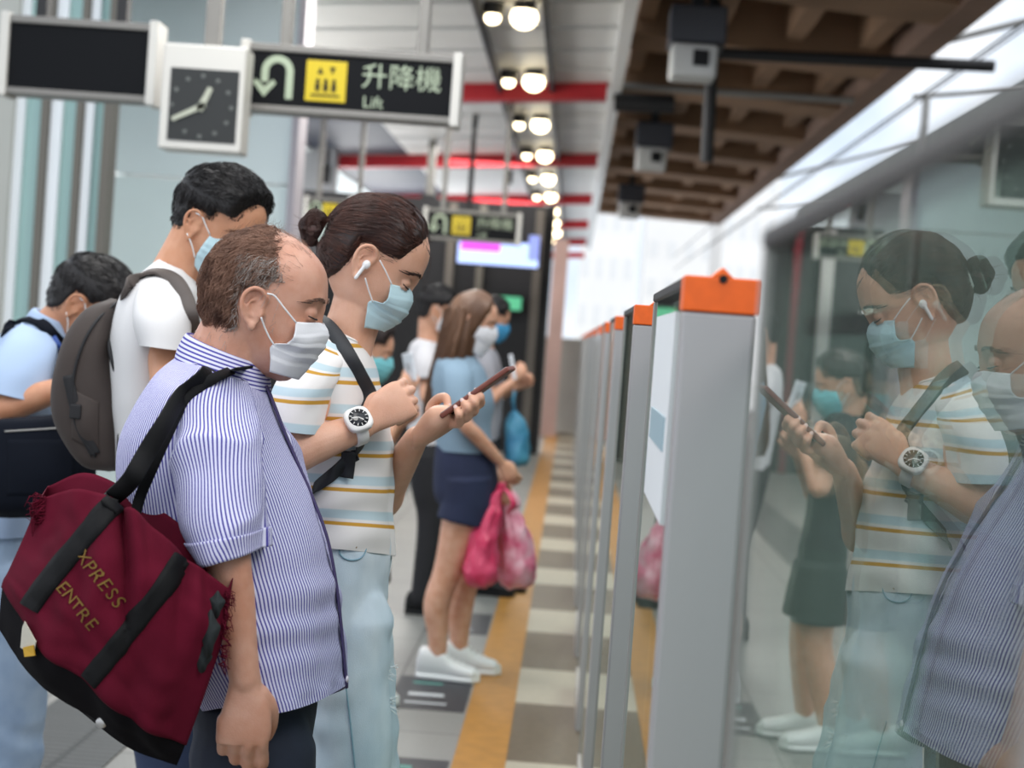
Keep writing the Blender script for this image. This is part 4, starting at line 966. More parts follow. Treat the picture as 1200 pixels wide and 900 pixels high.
# ================================================================== HIS MAROON BAG
def maroon_bag():
    Y = MANY; m_ma = M('maroon_canvas', srgb(88, 12, 34), .9, var=.18, vs=9, bump=.35, bs=700, spec=.15); m_bk = M('black_canvas', srgb(17, 15, 18), .9, var=.15, vs=20, bump=.3, bs=600, spec=.12); m_sf = M('black_webbing', srgb(13, 13, 15), .7, bump=.3, bs=900, spec=.2)
    t = thing('tote_bag', 'frayed maroon canvas bag with black base hanging on the balding man', 'bag', P(120, 740, Y-.25))
    rows = [[(48, 584), (92, 574), (142, 590), (205, 642), (267, 689)],
            [(30, 628), (78, 640), (130, 662), (188, 706), (262, 738)],
            [(12, 668), (58, 706), (110, 742), (168, 790), (246, 792)],
            [(3, 688), (48, 758), (100, 801), (160, 848), (217, 873)],
            [(-2, 736), (30, 782), (92, 832), (150, 876), (207, 897)]]
    fdy = [[-.27, -.30, -.315, -.315, -.295], [-.26, -.33, -.35, -.34, -.295], [-.26, -.35, -.37, -.35, -.295], [-.26, -.34, -.36, -.345, -.29], [-.24, -.29, -.31, -.30, -.275]]
    th = [.20, .21, .17, .09, .045]
    fr = patch_grid([[P(*rows[v][u], Y+fdy[v][u]) for u in range(5)] for v in range(5)], 61, 61)
    def bk(v, u):
        r = rows[v][u]; lift = (14, 20, 16, 26, 18)[u] if v == 0 else 0; return P(r[0]+(8 if v == 0 else 0), r[1]-lift, Y+fdy[v][u]+th[u]*(1 if v < 4 else .8))
    bk_ = patch_grid([[bk(v, u) for u in range(5)] for v in range(5)], 61, 61)
    N = grid_normals(fr, False); s = -np.sign(N[30, 30, 1]); 
    for j in range(61):
        for i in range(61):
            x, z = fr[j, i, 0], fr[j, i, 2]; a = min(1, i/8, (60-i)/6)
            d = .014*fbm(i*.05, j*.045, 2, 3)+.011*math.sin(i*.34-j*.10+2*nz(i*.05, j*.05, 5))*max(0, nz(i*.06, j*.05, 7)+.35)
            fr[j, i] += s*N[j, i]*d*a*(1 if j < 45 else .5)
    # the slack fold where the front pocket gapes
    for j in range(61):
        for i in range(61):
            u, v = i/60, j/60; dd = (u-.50-.35*v); fr[j, i] += s*N[j, i]*(-.030*math.exp(-(dd/.028)**2)+.022*math.exp(-((dd-.06)/.04)**2)-.014*math.exp(-((u-.80-.1*v)/.03)**2)+.012*math.exp(-((u-.86-.1*v)/.03)**2))*max(0, 1-v/.5)
    R = np.concatenate([fr, bk_[:, ::-1]], 1); js = 45
    b = MB(); b.grid(R[:js+1], True); body = b.build('body', m_ma, t, True, solid=-.002)
    b = MB(); b.grid(R[js:], True); b.grid(np.stack([R[-1], np.repeat(R[-1].mean(0)[None], R.shape[1], 0)]), True); base = b.build('base', m_bk, t, True)
    bv = bvh_of(body, base); on = lambda px, py, o=.004: hit(bv, px, py, o, Y-.33)
    sb = bvh_of(MSHIRT, *MSLEEVES); sh = lambda px, py, o=.005: hit(sb, px, py, o, Y-.2)
    # main strap: sewn down the face, over the shoulder and back inside
    pts = [on(127, 597, .0075), on(137, 586, .010), P(152, 564, Y-.30), P(172, 530, Y-.285), P(192, 497, Y-.265), sh(215, 468, .012), sh(243, 443, .008), sh(270, 432, .006), sh(286, 431, .005)]
    sd = [(.75, 0, -.6)]*3+[(.72, .2, -.6), (.6, .5, -.6), (.45, .75, -.45), (.25, .95, -.2), (0, 1, 0), (0, 1, 0)]
    strap(MB(), pts, .027, .0022, 80, sd).build('shoulder_strap', m_sf, t, True)
    pts = [sh(284, 432, .004), sh(262, 440, .004), sh(236, 455, .003), sh(214, 480, .004), P(196, 510, Y-.235), P(180, 545, Y-.245), P(165, 580, Y-.23), P(158, 605, Y-.23)]
    strap(MB(), pts, .016, .002, 60, (.8, .3, -.5)).build('inner_strap', m_sf, t, True)
    def band_on(path, wpx, nm):
        p = spline(np.array(path, float), 44); T = np.gradient(p, axis=0); T /= np.linalg.norm(T, axis=1, keepdims=True); G = []
        for k in range(44):
            nrm = np.array([-T[k][1], T[k][0]]); row = []
            for f, o in ((-.5, .002), (-.47, .0052), (-.25, .0058), (0, .006), (.25, .0058), (.47, .0052), (.5, .002)): c = p[k]+nrm*f*wpx; row.append(tuple(on(c[0], c[1], o)))
            G.append(row)
        return MB().grid(np.array(G)).build(nm, m_sf, t, True)
    band_on([(213, 654), (190, 690), (160, 728), (132, 764), (104, 799)], 24, 'webbing_band')
    band_on([(137, 586), (122, 603), (100, 630), (75, 660), (50, 692), (36, 712)], 24, 'webbing_band')
    # lettering set along the slope of the face
    m_tx = M('faded_gold_print', srgb(112, 88, 46), .9, spec=.1)
    def letters(txt, p0, p1, size, nm):
        a, b_ = Vector((p0[0], -p0[1])), Vector((p1[0], -p1[1])); n = len(txt)
        L = (b_-a).length; ux = Vector(((p1[0]-p0[0])/L, (p1[1]-p0[1])/L)); uy = Vector((ux.y, -ux.x))
        for k, chh in enumerate(txt):
            f = (k+.5)/n; px, py = p0[0]+(p1[0]-p0[0])*f, p0[1]+(p1[1]-p0[1])*f
            o = text_mesh(chh, size, Matrix.Identity(4), nm, m_tx, body, 0); org = ORG[body.name]
            for v in o.data.vertices:
                w_ = v.co+org; q = on(px+ux.x*w_.x+uy.x*w_.y, py+ux.y*w_.x+uy.y*w_.y, .0050); v.co = q-org
    letters('XPRESS', (97, 649), (140, 711), 21, 'letter')
    letters('ENTRE', (71, 684), (112, 736), 21, 'letter')
    # frayed corners, torn seam, scrap of wrapper, press stud
    rg = random.Random(4); f = MB()
    for k in range(46):
        c = P(48+rg.uniform(-2, 6), 584+rg.uniform(-4, 30), Y-.28); f.tube([c, c+Vector((-.008+rg.uniform(-.006, .004), rg.uniform(-.01, .01), rg.uniform(-.012, .006))), c+Vector((-.012+rg.uniform(-.01, .006), rg.uniform(-.01, .01), -.012+rg.uniform(-.014, .008)))], [.0009, .0008, .0004], 4)
    for k in range(60):
        u = rg.random(); c = P(266-8*u+rg.uniform(-3, 1), 692+88*u, Y-.30); f.tube([c, c+Vector((.005+rg.uniform(-.004, .006), rg.uniform(-.008, .004), rg.uniform(-.008, .008))), c+Vector((.008+rg.uniform(-.006, .008), rg.uniform(-.01, .004), -.006+rg.uniform(-.012, .01)))], [.0009, .0008, .0004], 4)
    f.build('frayed_thread', m_ma, body, True)
    for (px, py, sx, sz) in ((263, 708, .010, .017), (254, 742, .013, .030), (246, 772, .012, .016)):
        c = on(px-8, py, .001); G = np.array([[tuple(c+Vector((sx*(rr*math.cos(a))*(1+.3*math.sin(3*a)), -.004-.002*rr, sz*rr*math.sin(a)*(1+.2*math.cos(4*a))))) for a in np.linspace(0, 2*PI, 25)[:-1]] for rr in (.05, .5, 1)])
        MB().grid(G, True, True).build('torn_hole', M('torn_lining', srgb(34, 40, 42), .9), body, True)
    c = [on(30, 735, .004), on(38, 728, .012), on(50, 752, .010), on(44, 766, .006), on(28, 758, .004)]
    wr = MB().prism(c, (0, -.003, 0)).build('paper_scrap', M('crumpled_white_paper', srgb(206, 200, 184), .7, bump=.5, bs=90), base)
    MB().prism([on(34, 758, .008), on(47, 756, .010), on(49, 766, .010), on(36, 768, .008)], (0, -.003, 0)).build('yellow_scrap', M('yellow_paper', srgb(206, 160, 40), .6), wr)
    MB().ell(on(120, 846, .002), (.008, .003, .008)).build('press_stud', m_metal, base, True)
    return t
maroon_bag()

# ================================================================== WOMAN IN THE STRIPED TEE, WITH PHONE
def tee_woman():
    global parent_center
    Y = 3.16; base = P(405, 700, Y); base.z = 0
    t = thing('person', 'dark haired woman in white tee with mustard stripes, looking down at a phone', 'person', base)
    sk = skin_mat('fair_tan_skin', srgb(216, 162, 134), srgb(228, 180, 154))
    H = Head((434, 310), Y, 27, 1.0, wide=.97, long=.96, low=.85)
    mb = MB(); H.add(mb)
    mb.limb([P(398, 440, Y), P(404, 408, Y), P(416, 372, Y), P(428, 330, Y)], [.062, .052, .049, .05], 22)
    mb.limb([P(420, 402, Y), P(430, 372, Y)], [.024, .028], 14)
    G, _ = loft_grid(seclist(Y, [(425, 415, 378, 392, .07), (436, 436, 358, 415, .14), (445, 470, 346, 460, .155), (450, 520, 345, 520, .145), (446, 590, 358, 600, .135), (446, 650, 360, 660, .145), (440, 740, 362, 760, .14)]), 26, 34); mb.grid(G, True, True)
    # near arm: elbow towards the camera, fist on the strap
    el, wr = P(338, 532, Y-.235), P(425, 500, Y-.175)
    mb.limb([P(384, 438, Y-.115), P(352, 490, Y-.200), el, upto(el, wr, .28), upto(el, wr, .7), wr], [.040, .040, .0355, .035, .0285, .0235], 20)
    X = Vector((.80, .22, .62)); hn = hand(mb, wr+X*.01, X, Vector((-.5, .05, .85)), (0, -1, 0), ((62, 92, 50), (66, 92, 50), (70, 90, 50), (72, 86, 46)), ((.040, .034, -.020), (.066, .026, -.036), (.086, .010, -.046)), .90)
    # far arm out to the phone
    e2, w2 = P(446, 585, Y+.16), P(488, 513, Y-.02)
    mb.limb([P(392, 440, Y+.13), P(412, 510, Y+.19), e2, upto(e2, w2, .3), upto(e2, w2, .75), w2], [.042, .040, .034, .034, .027, .0225], 20)
    q = lambda px, py, dy: P(px, py, Y+dy)
    S = []
    for c, a, bb in (((486, 515), (0, 12), .020), ((500, 503), (3, 16), .026), ((512, 494), (4, 17), .034), ((523, 489), (4, 14), .036), ((532, 485), (3, 9), .033)):
        C = q(c[0], c[1], -.03); A = q(c[0]-a[0], c[1]-a[1], -.03)-C; d = Vector((.75, 0, .5)).normalized(); s = Vector((.25, .95, -.1)).normalized()
        S.append([*C, *(A*1.02), *(s*bb), 2.4])
    G, _ = loft_grid(S, 22, 26); mb.grid(G, True, True)
    # fingers come under the phone and close on its near edge; the thumb lies along the far edge
    fin = [[(522, 497, -.02), (538, 496, -.055), (538, 486, -.078), (535, 479, -.070)], [(528, 493, -.01), (547, 489, -.055), (548, 478, -.078), (543, 471, -.070)],
           [(532, 489, .0), (555, 482, -.055), (556, 472, -.077), (552, 464, -.070)], [(534, 484, .01), (562, 473, -.050), (563, 465, -.070), (559, 459, -.064)]]
    ft = []
    for k, f in enumerate(fin):
        pts = [q(*p) for p in f]; P3 = [pts[0]]; 
        for i in range(3): P3 += [pts[i].lerp(pts[i+1], .5), pts[i+1]]
        r = .92 if k == 0 else 1
        mb.limb(P3, [.0105*r, .0100*r, .0095*r, .0088*r, .0084*r, .0078*r, .0066*r], 12, 26); ft.append((pts[-1], (pts[-1]-pts[-2]).normalized(), Vector((-.2, -.9, .35))))
    th = [q(506, 492, .02), q(505, 478, .020), q(513, 468, .012), q(522, 466, -.004), q(525, 474, -.014)]
    mb.limb(th, [.0125, .0105, .0098, .0090, .0074], 12, 26); ft.append((th[-1], (th[-1]-th[-2]).normalized(), Vector((.2, -.7, .6))))
    for dy in (-.085, .085):
        hp, kn = P(400, 720, Y+dy*.9), P(412, 930, Y+dy); an = Vector((base.x+.02, Y+dy, .09)); leg(mb, hp, kn, an, (.08, .07, .05, .048, .036)); foot(mb, an, (1, dy*2, 0), .23)
    body, bv = union(mb, 'body', sk, t, .0026, 4)
    parent_center = H.w(0, 0, 0)
    H.eyes(body, m_lash, M('dark_brow', srgb(58, 40, 34), .6), n=60, thick=.0007)
    mn = M('pale_nail_polish', srgb(226, 196, 188), .3); nails(ft, mn, body, .95)
    # ---- hair drawn back into a bun
    def keep(x, y, z):
        a = abs(y); hl = .066-.55*max(0, z-.085)*0-.0
        k = (.072+(.35*(z-.085) if z < .085 else -.9*(z-.085)*.2))-x          # front hairline, sweeping back over the temples
        if z < .05: k = min(k, .046-x+.9*(z-.02))
        lo = np.interp(x, [-.1, -.06, -.040, -.027, -.022], [-.090, -.082, -.05, .0, .034])
        k = min(k, z-lo)
        if x >= -.032 and z < .04: k = min(k, (z-.034))
        return k
    cap, cbv = H.cap(keep, lambda x, y, z: .010+.004*max(0, min(1, -x/.08)), 'hair', m_hair_dark, body, lambda x, y, z: .0012*math.sin(math.atan2(z-.02, -x-.02)*3+y*260)+.001*nz(x*60, y*90, z*60))
    lo = H.loc; knot = Vector((-.122, 0, .006))
    def flow(p):
        q_ = lo(p); d = knot-q_; d.z += .2*d.length*(1 if q_.x > 0 else 0); return H.R @ (d.normalized()+Vector((0, .05*nz(q_.x*50, q_.y*50, q_.z*50), .12*nz(q_.x*30, q_.y*30, q_.z*30))))
    roots = sample_roots(cap.data, ORG[cap.name], lambda p: 1.0 if (lo(p)-knot).length > .05 else .2, 4200)
    hb = M('red_brown_strands', srgb(56, 35, 30), .35, col2=srgb(94, 58, 46), vs=30)
    strands('combed_strands', hb, cap, cbv, roots, flow, lambda p: min(.075, max(.015, (lo(p)-knot).length*.8)), 8, .003, .00036, .10, .05, .0, 21)
    # baby hairs at the hairline and a loose lock before the temple
    bh = sample_roots(body.data, ORG[body.name], lambda p: 1.0 if (keep(*(lo(p))) > -.012 and keep(*(lo(p))) < .006 and lo(p).z > -.06) else 0, 900, 23)
    strands('baby_hair', m_hair_dark, cap, bv, bh, flow, .03, 7, .004, .00028, .25, .12, .2, 24)
    b = MB(); rg = random.Random(3)
    for k in range(5):
        o = rg.uniform(-1, 1); yy = -.035+rg.uniform(-.012, .03)
        pts = [H.w(.070, yy, .088), H.w(.098, yy-.006+.002*o, .066), H.w(.110+.006*o, yy-.010, .034), H.w(.122+.008*o, yy-.014, .004), H.w(.132+.012*o, yy-.016, -.022-.02*rg.random())]
        b.tube(pts, [.0003, .0003, .0003, .00025, .00015], 4, seg=16)
    b.build('loose_lock', m_hair_dark, cap, True)
    b = MB(); c0 = H.w(-.128, 0, .004)
    b.ell(c0, (.024, .029, .030)); G = np.array(b.v)
    for i in range(len(G)):
        d = G[i]-np.array(c0); G[i] = np.array(c0)+d*(1+.12*nz(*(d*60))+.08*math.sin(math.atan2(d[2], d[0])*5+d[1]*120))
    b.v = [tuple(p) for p in G]; bun = b.build('bun', M('red_brown_bun', srgb(70, 42, 36), .45, var=.3, vs=60), cap, True)
    bb = bvh_of(bun); pc = parent_center.copy(); parent_center = c0.copy()
    rt = sample_roots(bun.data, ORG[bun.name], lambda p: 1, 700, 25)
    strands('bun_strands', hb, bun, bb, rt, lambda p: Vector((0, 1, 0)).cross(p-c0)+Vector((0, .3*nz(p.x*80, p.z*80), 0))*.03, .05, 9, .004, .0004, .006, .006, .25, 26)
    rt = sample_roots(bun.data, ORG[bun.name], lambda p: 1, 60, 27)
    strands('bun_flyaway', hb, bun, bb, rt, lambda p: (p-c0)+Vector((.02*nz(p.x*90, 1), 0, .02*nz(p.z*90, 4))), .04, 8, .01, .0002, .012, .02, 1.0, 28)
    parent_center = pc
    MB().limb([H.w(-.102, -.034, .024), H.w(-.098, -.040, .008), H.w(-.102, -.034, -.008)], [.006, .008, .005], 10).build('hair_clip', M('pale_green_clip', srgb(188, 200, 188), .3), cap, True)
    # earbud
    e = MB(); e.ell(H.w(.004, -.083, -.002), (.0075, .006, .0085), rot=H.R); e.limb([H.w(.003, -.085, -.004), H.w(.000, -.086, -.034)], [.0036, .0034], 10)
    tag(top_at(e.build('earbud', M('white_gloss_plastic', srgb(240, 240, 240), .2), None, True), H.w(0, -.085, -.01)), 'white wireless earbud in the ear of the woman with the phone', 'earbud')
    # ---- mask
    near = [q(375, 0, 0)]*0
    near = [q(458, 333, -.060), q(456, 345, -.064), q(450, 355, -.065), q(433, 353, -.062), q(430, 365, -.060), q(427, 384, -.050)]
    mid1 = [q(468, 335, -.044), q(467, 347, -.048), q(463, 360, -.050), q(450, 365, -.050), q(444, 374, -.047), q(439, 386, -.040)]
    mid2 = [q(477, 337, -.022), q(479, 349, -.025), q(475, 364, -.026), q(465, 374, -.026), q(458, 380, -.024), q(448, 388, -.02)]
    cen = [q(482, 339, 0), q(484, 350, 0), q(479, 366, 0), q(470, 377, 0), q(462, 383, 0), q(450, 389, 0)]
    mir = lambda c: [Vector((p.x, 2*Y-p.y, p.z)) for p in c]
    mask = mask_from([near, mid1, mid2, cen, mir(mid2), mir(mid1), mir(near)], 'face_mask', m_mask_b, t, 3)
    MB().tube([q(459, 333, -.062), q(452, 318, -.071), q(445, 305, -.078)], .0014, 8, seg=16).build('ear_loop', m_loop, mask, True)
    MB().tube([q(437, 354, -.064), q(432, 340, -.072), q(428, 326, -.080)], .0014, 8, seg=16).build('ear_loop', m_loop, mask, True)
    # ---- striped tee
    per = .0665; ye, bl = srgb(198, 150, 62), srgb(188, 208, 216)
    v0 = 0
    tm = stripes_mat('white_tee_with_stripes', srgb(228, 225, 223), [(.30, .56, bl), (.655, .765, ye)], 'v', per, bump=.12, bs=800, soft=.08)
    Sx = seclist(Y, [(426, 402, 374, 374, .066), (434, 414, 362, 386, .100), (441, 430, 346, 408, .155), (451, 462, 336, 452, .182), (458, 505, 335, 505, .176), (459, 550, 340, 550, .166), (457, 598, 346, 596, .170), (459, 651, 348, 641, .176)])
    def dsp(u, v, p, k, th):
        d = .006*fbm(u*5+1, v*3.5, 6, 3)*min(1, k*4)+.006*math.sin((p[2]-.5*p[0])*70+2.5*nz(u*5, v*4, 3))*max(0, nz(u*3.5+4, v*3, 2)+.1)*min(1, k*3)
        d += .006*k*k*math.sin(u*24+1); return d
    b = MB(); G, uv = loft_grid(Sx, 110, 110, dsp); uv[:, :, 1] += per*1.0
    G[:, :, 2] += (np.linspace(0, 1, len(G))[:, None])**3*.026*np.clip((Y-G[:, :, 1])/.17, -1, 1)
    # square the stripes to the hem: they run level round the body
    zc = G[:, :, 2]-(np.linspace(0, 1, len(G))[:, None])**3*.026*np.clip((Y-G[:, :, 1])/.17, -1, 1); zu = (zc[-1].mean()-zc); zz = np.concatenate([zu, zu[:, :1]], 1)
    arc = uv[:, :, 1].max()-uv[:, :, 1]; mixv = np.clip((zz-.16)/.2, 0, 1)*0
    uv[:, :, 1] = np.where(-zz < .022, 10*per+.003, 10*per+zz+.0327)
    b.grid(G, True, False, uv); I = thick(G, .003); b.grid(np.stack([G[-1], I[-1]]), True, False, np.stack([uv[-1], uv[-1]])); b.grid(I[-16:], True, False, uv[-16:], flip=True)
    shirt = b.build('tee_shirt', tm, t, True)
    nb = MB(); nb.grid(G[:5]+grid_normals(G, True)[:5]*0, True, False, uv[:5]); 
    cs = []
    for dn, T in ((-1, [(412, 412, 370, 390, .030, -.085), (408, 428, 352, 412, .052, -.130), (394, 452, 326, 448, .066, -.178), (382, 482, 316, 476, .066, -.200), (374, 509, 312, 498, .062, -.215)]),
                  (1, [(412, 412, 370, 390, .030, .085), (420, 432, 362, 415, .052, .130), (436, 465, 376, 460, .060, .17), (446, 510, 384, 510, .060, .19), (450, 545, 392, 550, .056, .20)])):
        def dsp2(u, v, p, k, th): return .006*fbm(u*8+5*dn, v*6, 3, 3)*min(1, k*3)+.005*math.sin(v*70+u*18+2*nz(u*8, v*6))*max(0, nz(u*6, v*5, 8)+.2)*min(1, k*2)
        b = MB(); G2, uv2 = loft_grid(seclist(Y, T), 56, 60, dsp2); uv2[:, :, 1] += .022
        b.grid(G2, True, False, uv2); I = thick(G2, .003); b.grid(np.stack([G2[-1], I[-1]]), True, False, np.stack([uv2[-1], uv2[-1]])); b.grid(I[-12:], True, False, uv2[-12:], flip=True)
        cs.append(b.build('sleeve', tm, shirt, True))
    g = G[:4]; N = grid_normals(G, True)[:4]; sg = np.sign(np.sum(N*(g-g.mean(1, keepdims=True)), axis=2).mean())
    MB().grid(g+sg*N*.0018, True).build('neckband', M('white_rib', srgb(238, 236, 234), .85), shirt, True, solid=.0015)
    # ---- jeans
    mj = M('pale_blue_denim', srgb(180, 200, 214), .85, col2=srgb(214, 226, 234), vs=11, bump=.3, bs=700, stretch=(1, 1, .5)); ms_ = M('denim_seam', srgb(128, 164, 180), .85)
    mb = MB(); G, _ = loft_grid(seclist(Y, [(456, 612, 356, 606, .158), (459, 645, 352, 640, .168), (455, 690, 350, 690, .174), (449, 730, 352, 735, .172), (443, 760, 360, 765, .16)]), 20, 34); mb.grid(G, True, True)
    for dy, ko in ((-.088, 0), (.088, 10)):
        an = Vector((base.x+.02, Y+dy, .10)); mb.limb([P(404+ko*.3, 730, Y+dy*.85), P(404+ko, 800, Y+dy*.95), P(410+ko, 900, Y+dy), Vector((base.x+.03, Y+dy, .42)), an], [.088, .082, .077, .070, .074], 24, 40)
    jeans, jb = union(mb, 'jeans', mj, t, .006, 4)
    for v in jeans.data.vertices:
        p = v.co; d = .005*fbm(p.x*9+3, p.z*7, p.y*9, 3)+.010*math.sin(p.z*75+p.x*26+3*nz(p.x*8, p.z*8, p.y*8))*max(0, nz(p.x*6, p.z*5, p.y*6+3)+.05)
        v.co = p+v.normal*d
    jv = bvh_of(jeans)
    pk = MB(); pk.tube([hit(jv, x, y, .0015, Y-.15) for x, y in ((396, 636), (399, 650), (408, 656), (420, 655), (427, 648), (429, 636))], .0014, 6, seg=30); pk.build('pocket_seam', ms_, jeans, True)
    pk = MB(); pk.tube([hit(jv, x, y, .0015, Y-.15) for x, y in ((404, 795), (408, 825), (412, 860), (416, 900), (420, 950))], .0016, 6, seg=30); pk.build('side_seam', ms_, jeans, True)
    pk = MB(); pk.tube([hit(jv, x, y, .0015, Y-.15) for x, y in ((400, 640), (412, 641), (424, 640))], .0014, 6, seg=20); pk.build('coin_pocket_seam', ms_, jeans, True)
    for x, y in ((402, 640), (416, 641)): MB().ell(hit(jv, x, y, .0015, Y-.15), (.0035, .003, .0035), nu=10, nv=8).build('rivet', M('copper_rivet', srgb(170, 140, 110), .3, .8), jeans, True)
    rg = random.Random(6)
    for (cx, cy) in ((455, 788), (455, 824)):
        fz = MB()
        for k in range(34):
            c = P(cx+rg.uniform(-4, 1), cy+rg.uniform(-7, 7), Y-.03+rg.uniform(-.05, .05)); c = (jv.find_nearest(c)[0] or c); n = (jv.find_nearest(c)[1]); d = Vector((.012+rg.uniform(-.004, .006), rg.uniform(-.008, .004), rg.uniform(-.012, .010)))
            fz.tube([c-n*.002, c+d*.5, c+d], [.001, .0009, .0004], 4)
        fz.build('torn_knee_thread', M('white_thread', srgb(226, 232, 234), .9), jeans, True)
    msn = M('white_canvas_shoe', srgb(220, 220, 220), .7); msl = M('white_rubber', srgb(232, 232, 230), .6)
    for dy in (-.088, .088): shoe(t, (base.x+.02, Y+dy), (1, dy*1.2, 0), msn, msl, .26, .045)
    # ---- watch on the near wrist
    d = (wr-el).normalized(); c = wr-d*.012; wt = thing('wristwatch', 'chunky white sports watch on the near wrist of the striped tee woman', 'watch', c)
    mwh = M('white_resin', srgb(232, 230, 226), .35); n1 = Vector((0, -1, 0)); n1 = (n1-d*n1.dot(d)); n1 = (n1+Vector((0, 0, .55))-d*(Vector((0, 0, .55)).dot(d))).normalized(); sdv = d.cross(n1)
    G = np.array([[tuple(c+d*h+(n1*math.cos(a)+sdv*math.sin(a))*(r*.0285)) for a in np.linspace(0, 2*PI, 41)[:-1]] for h, r in ((-.011, .93), (-.011, 1.04), (-.009, 1.08), (.009, 1.06), (.011, 1.02), (.011, .91))])
    MB().grid(G, True).build('strap', mwh, wt, True)
    cc = c+n1*.0315; R = Matrix((d, sdv, n1)).transposed()
    S_ = [[*(cc+n1*h), *(d*r), *(sdv*r), e] for h, r, e in ((-.006, .020, 3), (-.004, .0235, 3), (.003, .0240, 3), (.006, .0225, 2.6), (.0075, .0190, 2.2))]
    G, _ = loft_grid(S_, 14, 36); MB().grid(G, True, True).build('case', mwh, wt, True)
    MB().cyl(cc+n1*.0072, cc+n1*.0082, .0175, n=32).build('dial', M('watch_dial_black', srgb(34, 36, 40), .25), wt, True)
    di = wt.children[-1]
    for k in range(12):
        a = k*PI/6; p = cc+n1*.0086+(d*math.cos(a)+sdv*math.sin(a))*.0145; MB().box(p, (.0045, .0012, .0012), rot=R @ Matrix.Rotation(a, 3, 'Z')).build('hour_mark', mwh, di)
    for a, l in ((.9, .010), (3.4, .013)): MB().box(cc+n1*.0088+(d*math.cos(a)+sdv*math.sin(a))*l/2, (l, .0016, .001), rot=R @ Matrix.Rotation(a, 3, 'Z')).build('watch_hand', mwh, di)
    MB().cyl(cc+n1*.0084-d*.006, cc+n1*.0090-d*.006, .0045, n=16).build('subdial', m_grey, di)
    for a in (.6, -.6, PI-.6, PI+.6): MB().cyl(cc+(d*math.sin(a)*1+sdv*math.cos(a))*.022, cc+(d*math.sin(a)+sdv*math.cos(a))*.0268, .0026, n=10).build('button', mwh, wt, True)
    # ---- phone
    p0, p1 = q(521, 487, -.030), q(580, 445, -.042); ax = (p1-p0); ax = ax.normalized()*.152; p1 = p0+ax; nrm = Vector((-.55, .05, .85)); nrm = (nrm-ax*nrm.dot(ax)/ax.length_squared).normalized(); sdp = ax.normalized().cross(nrm)
    c = (p0+p1)/2; R = Matrix((ax.normalized(), sdp, nrm)).transposed()
    ph = thing('smartphone', 'reddish brown cased phone in the hand of the woman in the striped tee', 'phone', c)
    MB().box(c, (.154, .076, .0095), rot=R).build('case', M('red_brown_case', srgb(122, 66, 54), .45, var=.1, vs=50), ph, bevel=.003)
    MB().box(c+nrm*.0052, (.146, .069, .0012), rot=R).build('screen', M('phone_glass', srgb(30, 32, 38), .1, emit=(.5, .55, .6), es=.25), ph, bevel=.0004)
    MB().box(c-nrm*.0056-ax*.36, (.03, .03, .0024), rot=R).build('camera_bump', m_black, ph, bevel=.0008)
    MB().cyl(c+ax*.47+nrm*.003, c+ax*.47+nrm*.003+sdp*.004, .002).build('edge_button', m_metal, ph)
    # ---- backpack: strap over the near shoulder, pack behind
    sb = bvh_of(shirt, *cs); sh = lambda px, py, o=.005: hit(sb, px, py, o, Y-.12)
    bp = thing('backpack', 'slim black backpack worn by the woman in the striped tee', 'bag', P(320, 520, Y))
    mst = M('black_nylon_strap', srgb(24, 26, 31), .55, bump=.3, bs=800)
    strap(MB(), [sh(374, 378, .004), sh(383, 386), sh(394, 400), sh(406, 420), sh(418, 442), sh(428, 466, .008), P(431, 486, Y-.17)], .032, .004, 60, (.85, -.1, .5)).build('shoulder_strap', mst, bp, True)
    strap(MB(), [P(424, 512, Y-.19), sh(415, 528, .012), sh(404, 540), sh(388, 556), sh(372, 570), sh(362, 584)], .022, .002, 40, (.5, 0, .85)).build('lower_strap', mst, bp, True)
    strap(MB(), [sh(406, 528, .010), sh(405, 545, .008), sh(404, 560, .007)], .026, .002, 20, (1, 0, 0)).build('strap_tail', mst, bp, True)
    G, _ = loft_grid(seclist(Y, [(346, 420, 322, 415, .07), (342, 440, 290, 432, .12), (340, 500, 270, 500, .14), (342, 580, 262, 588, .14), (346, 630, 270, 640, .12), (344, 645, 300, 650, .07)]), 30, 34); MB().grid(G, True, True).build('pack', mst, bp, True)
    return t, H, Y
WOM, WOMH, WOMY = tee_woman()

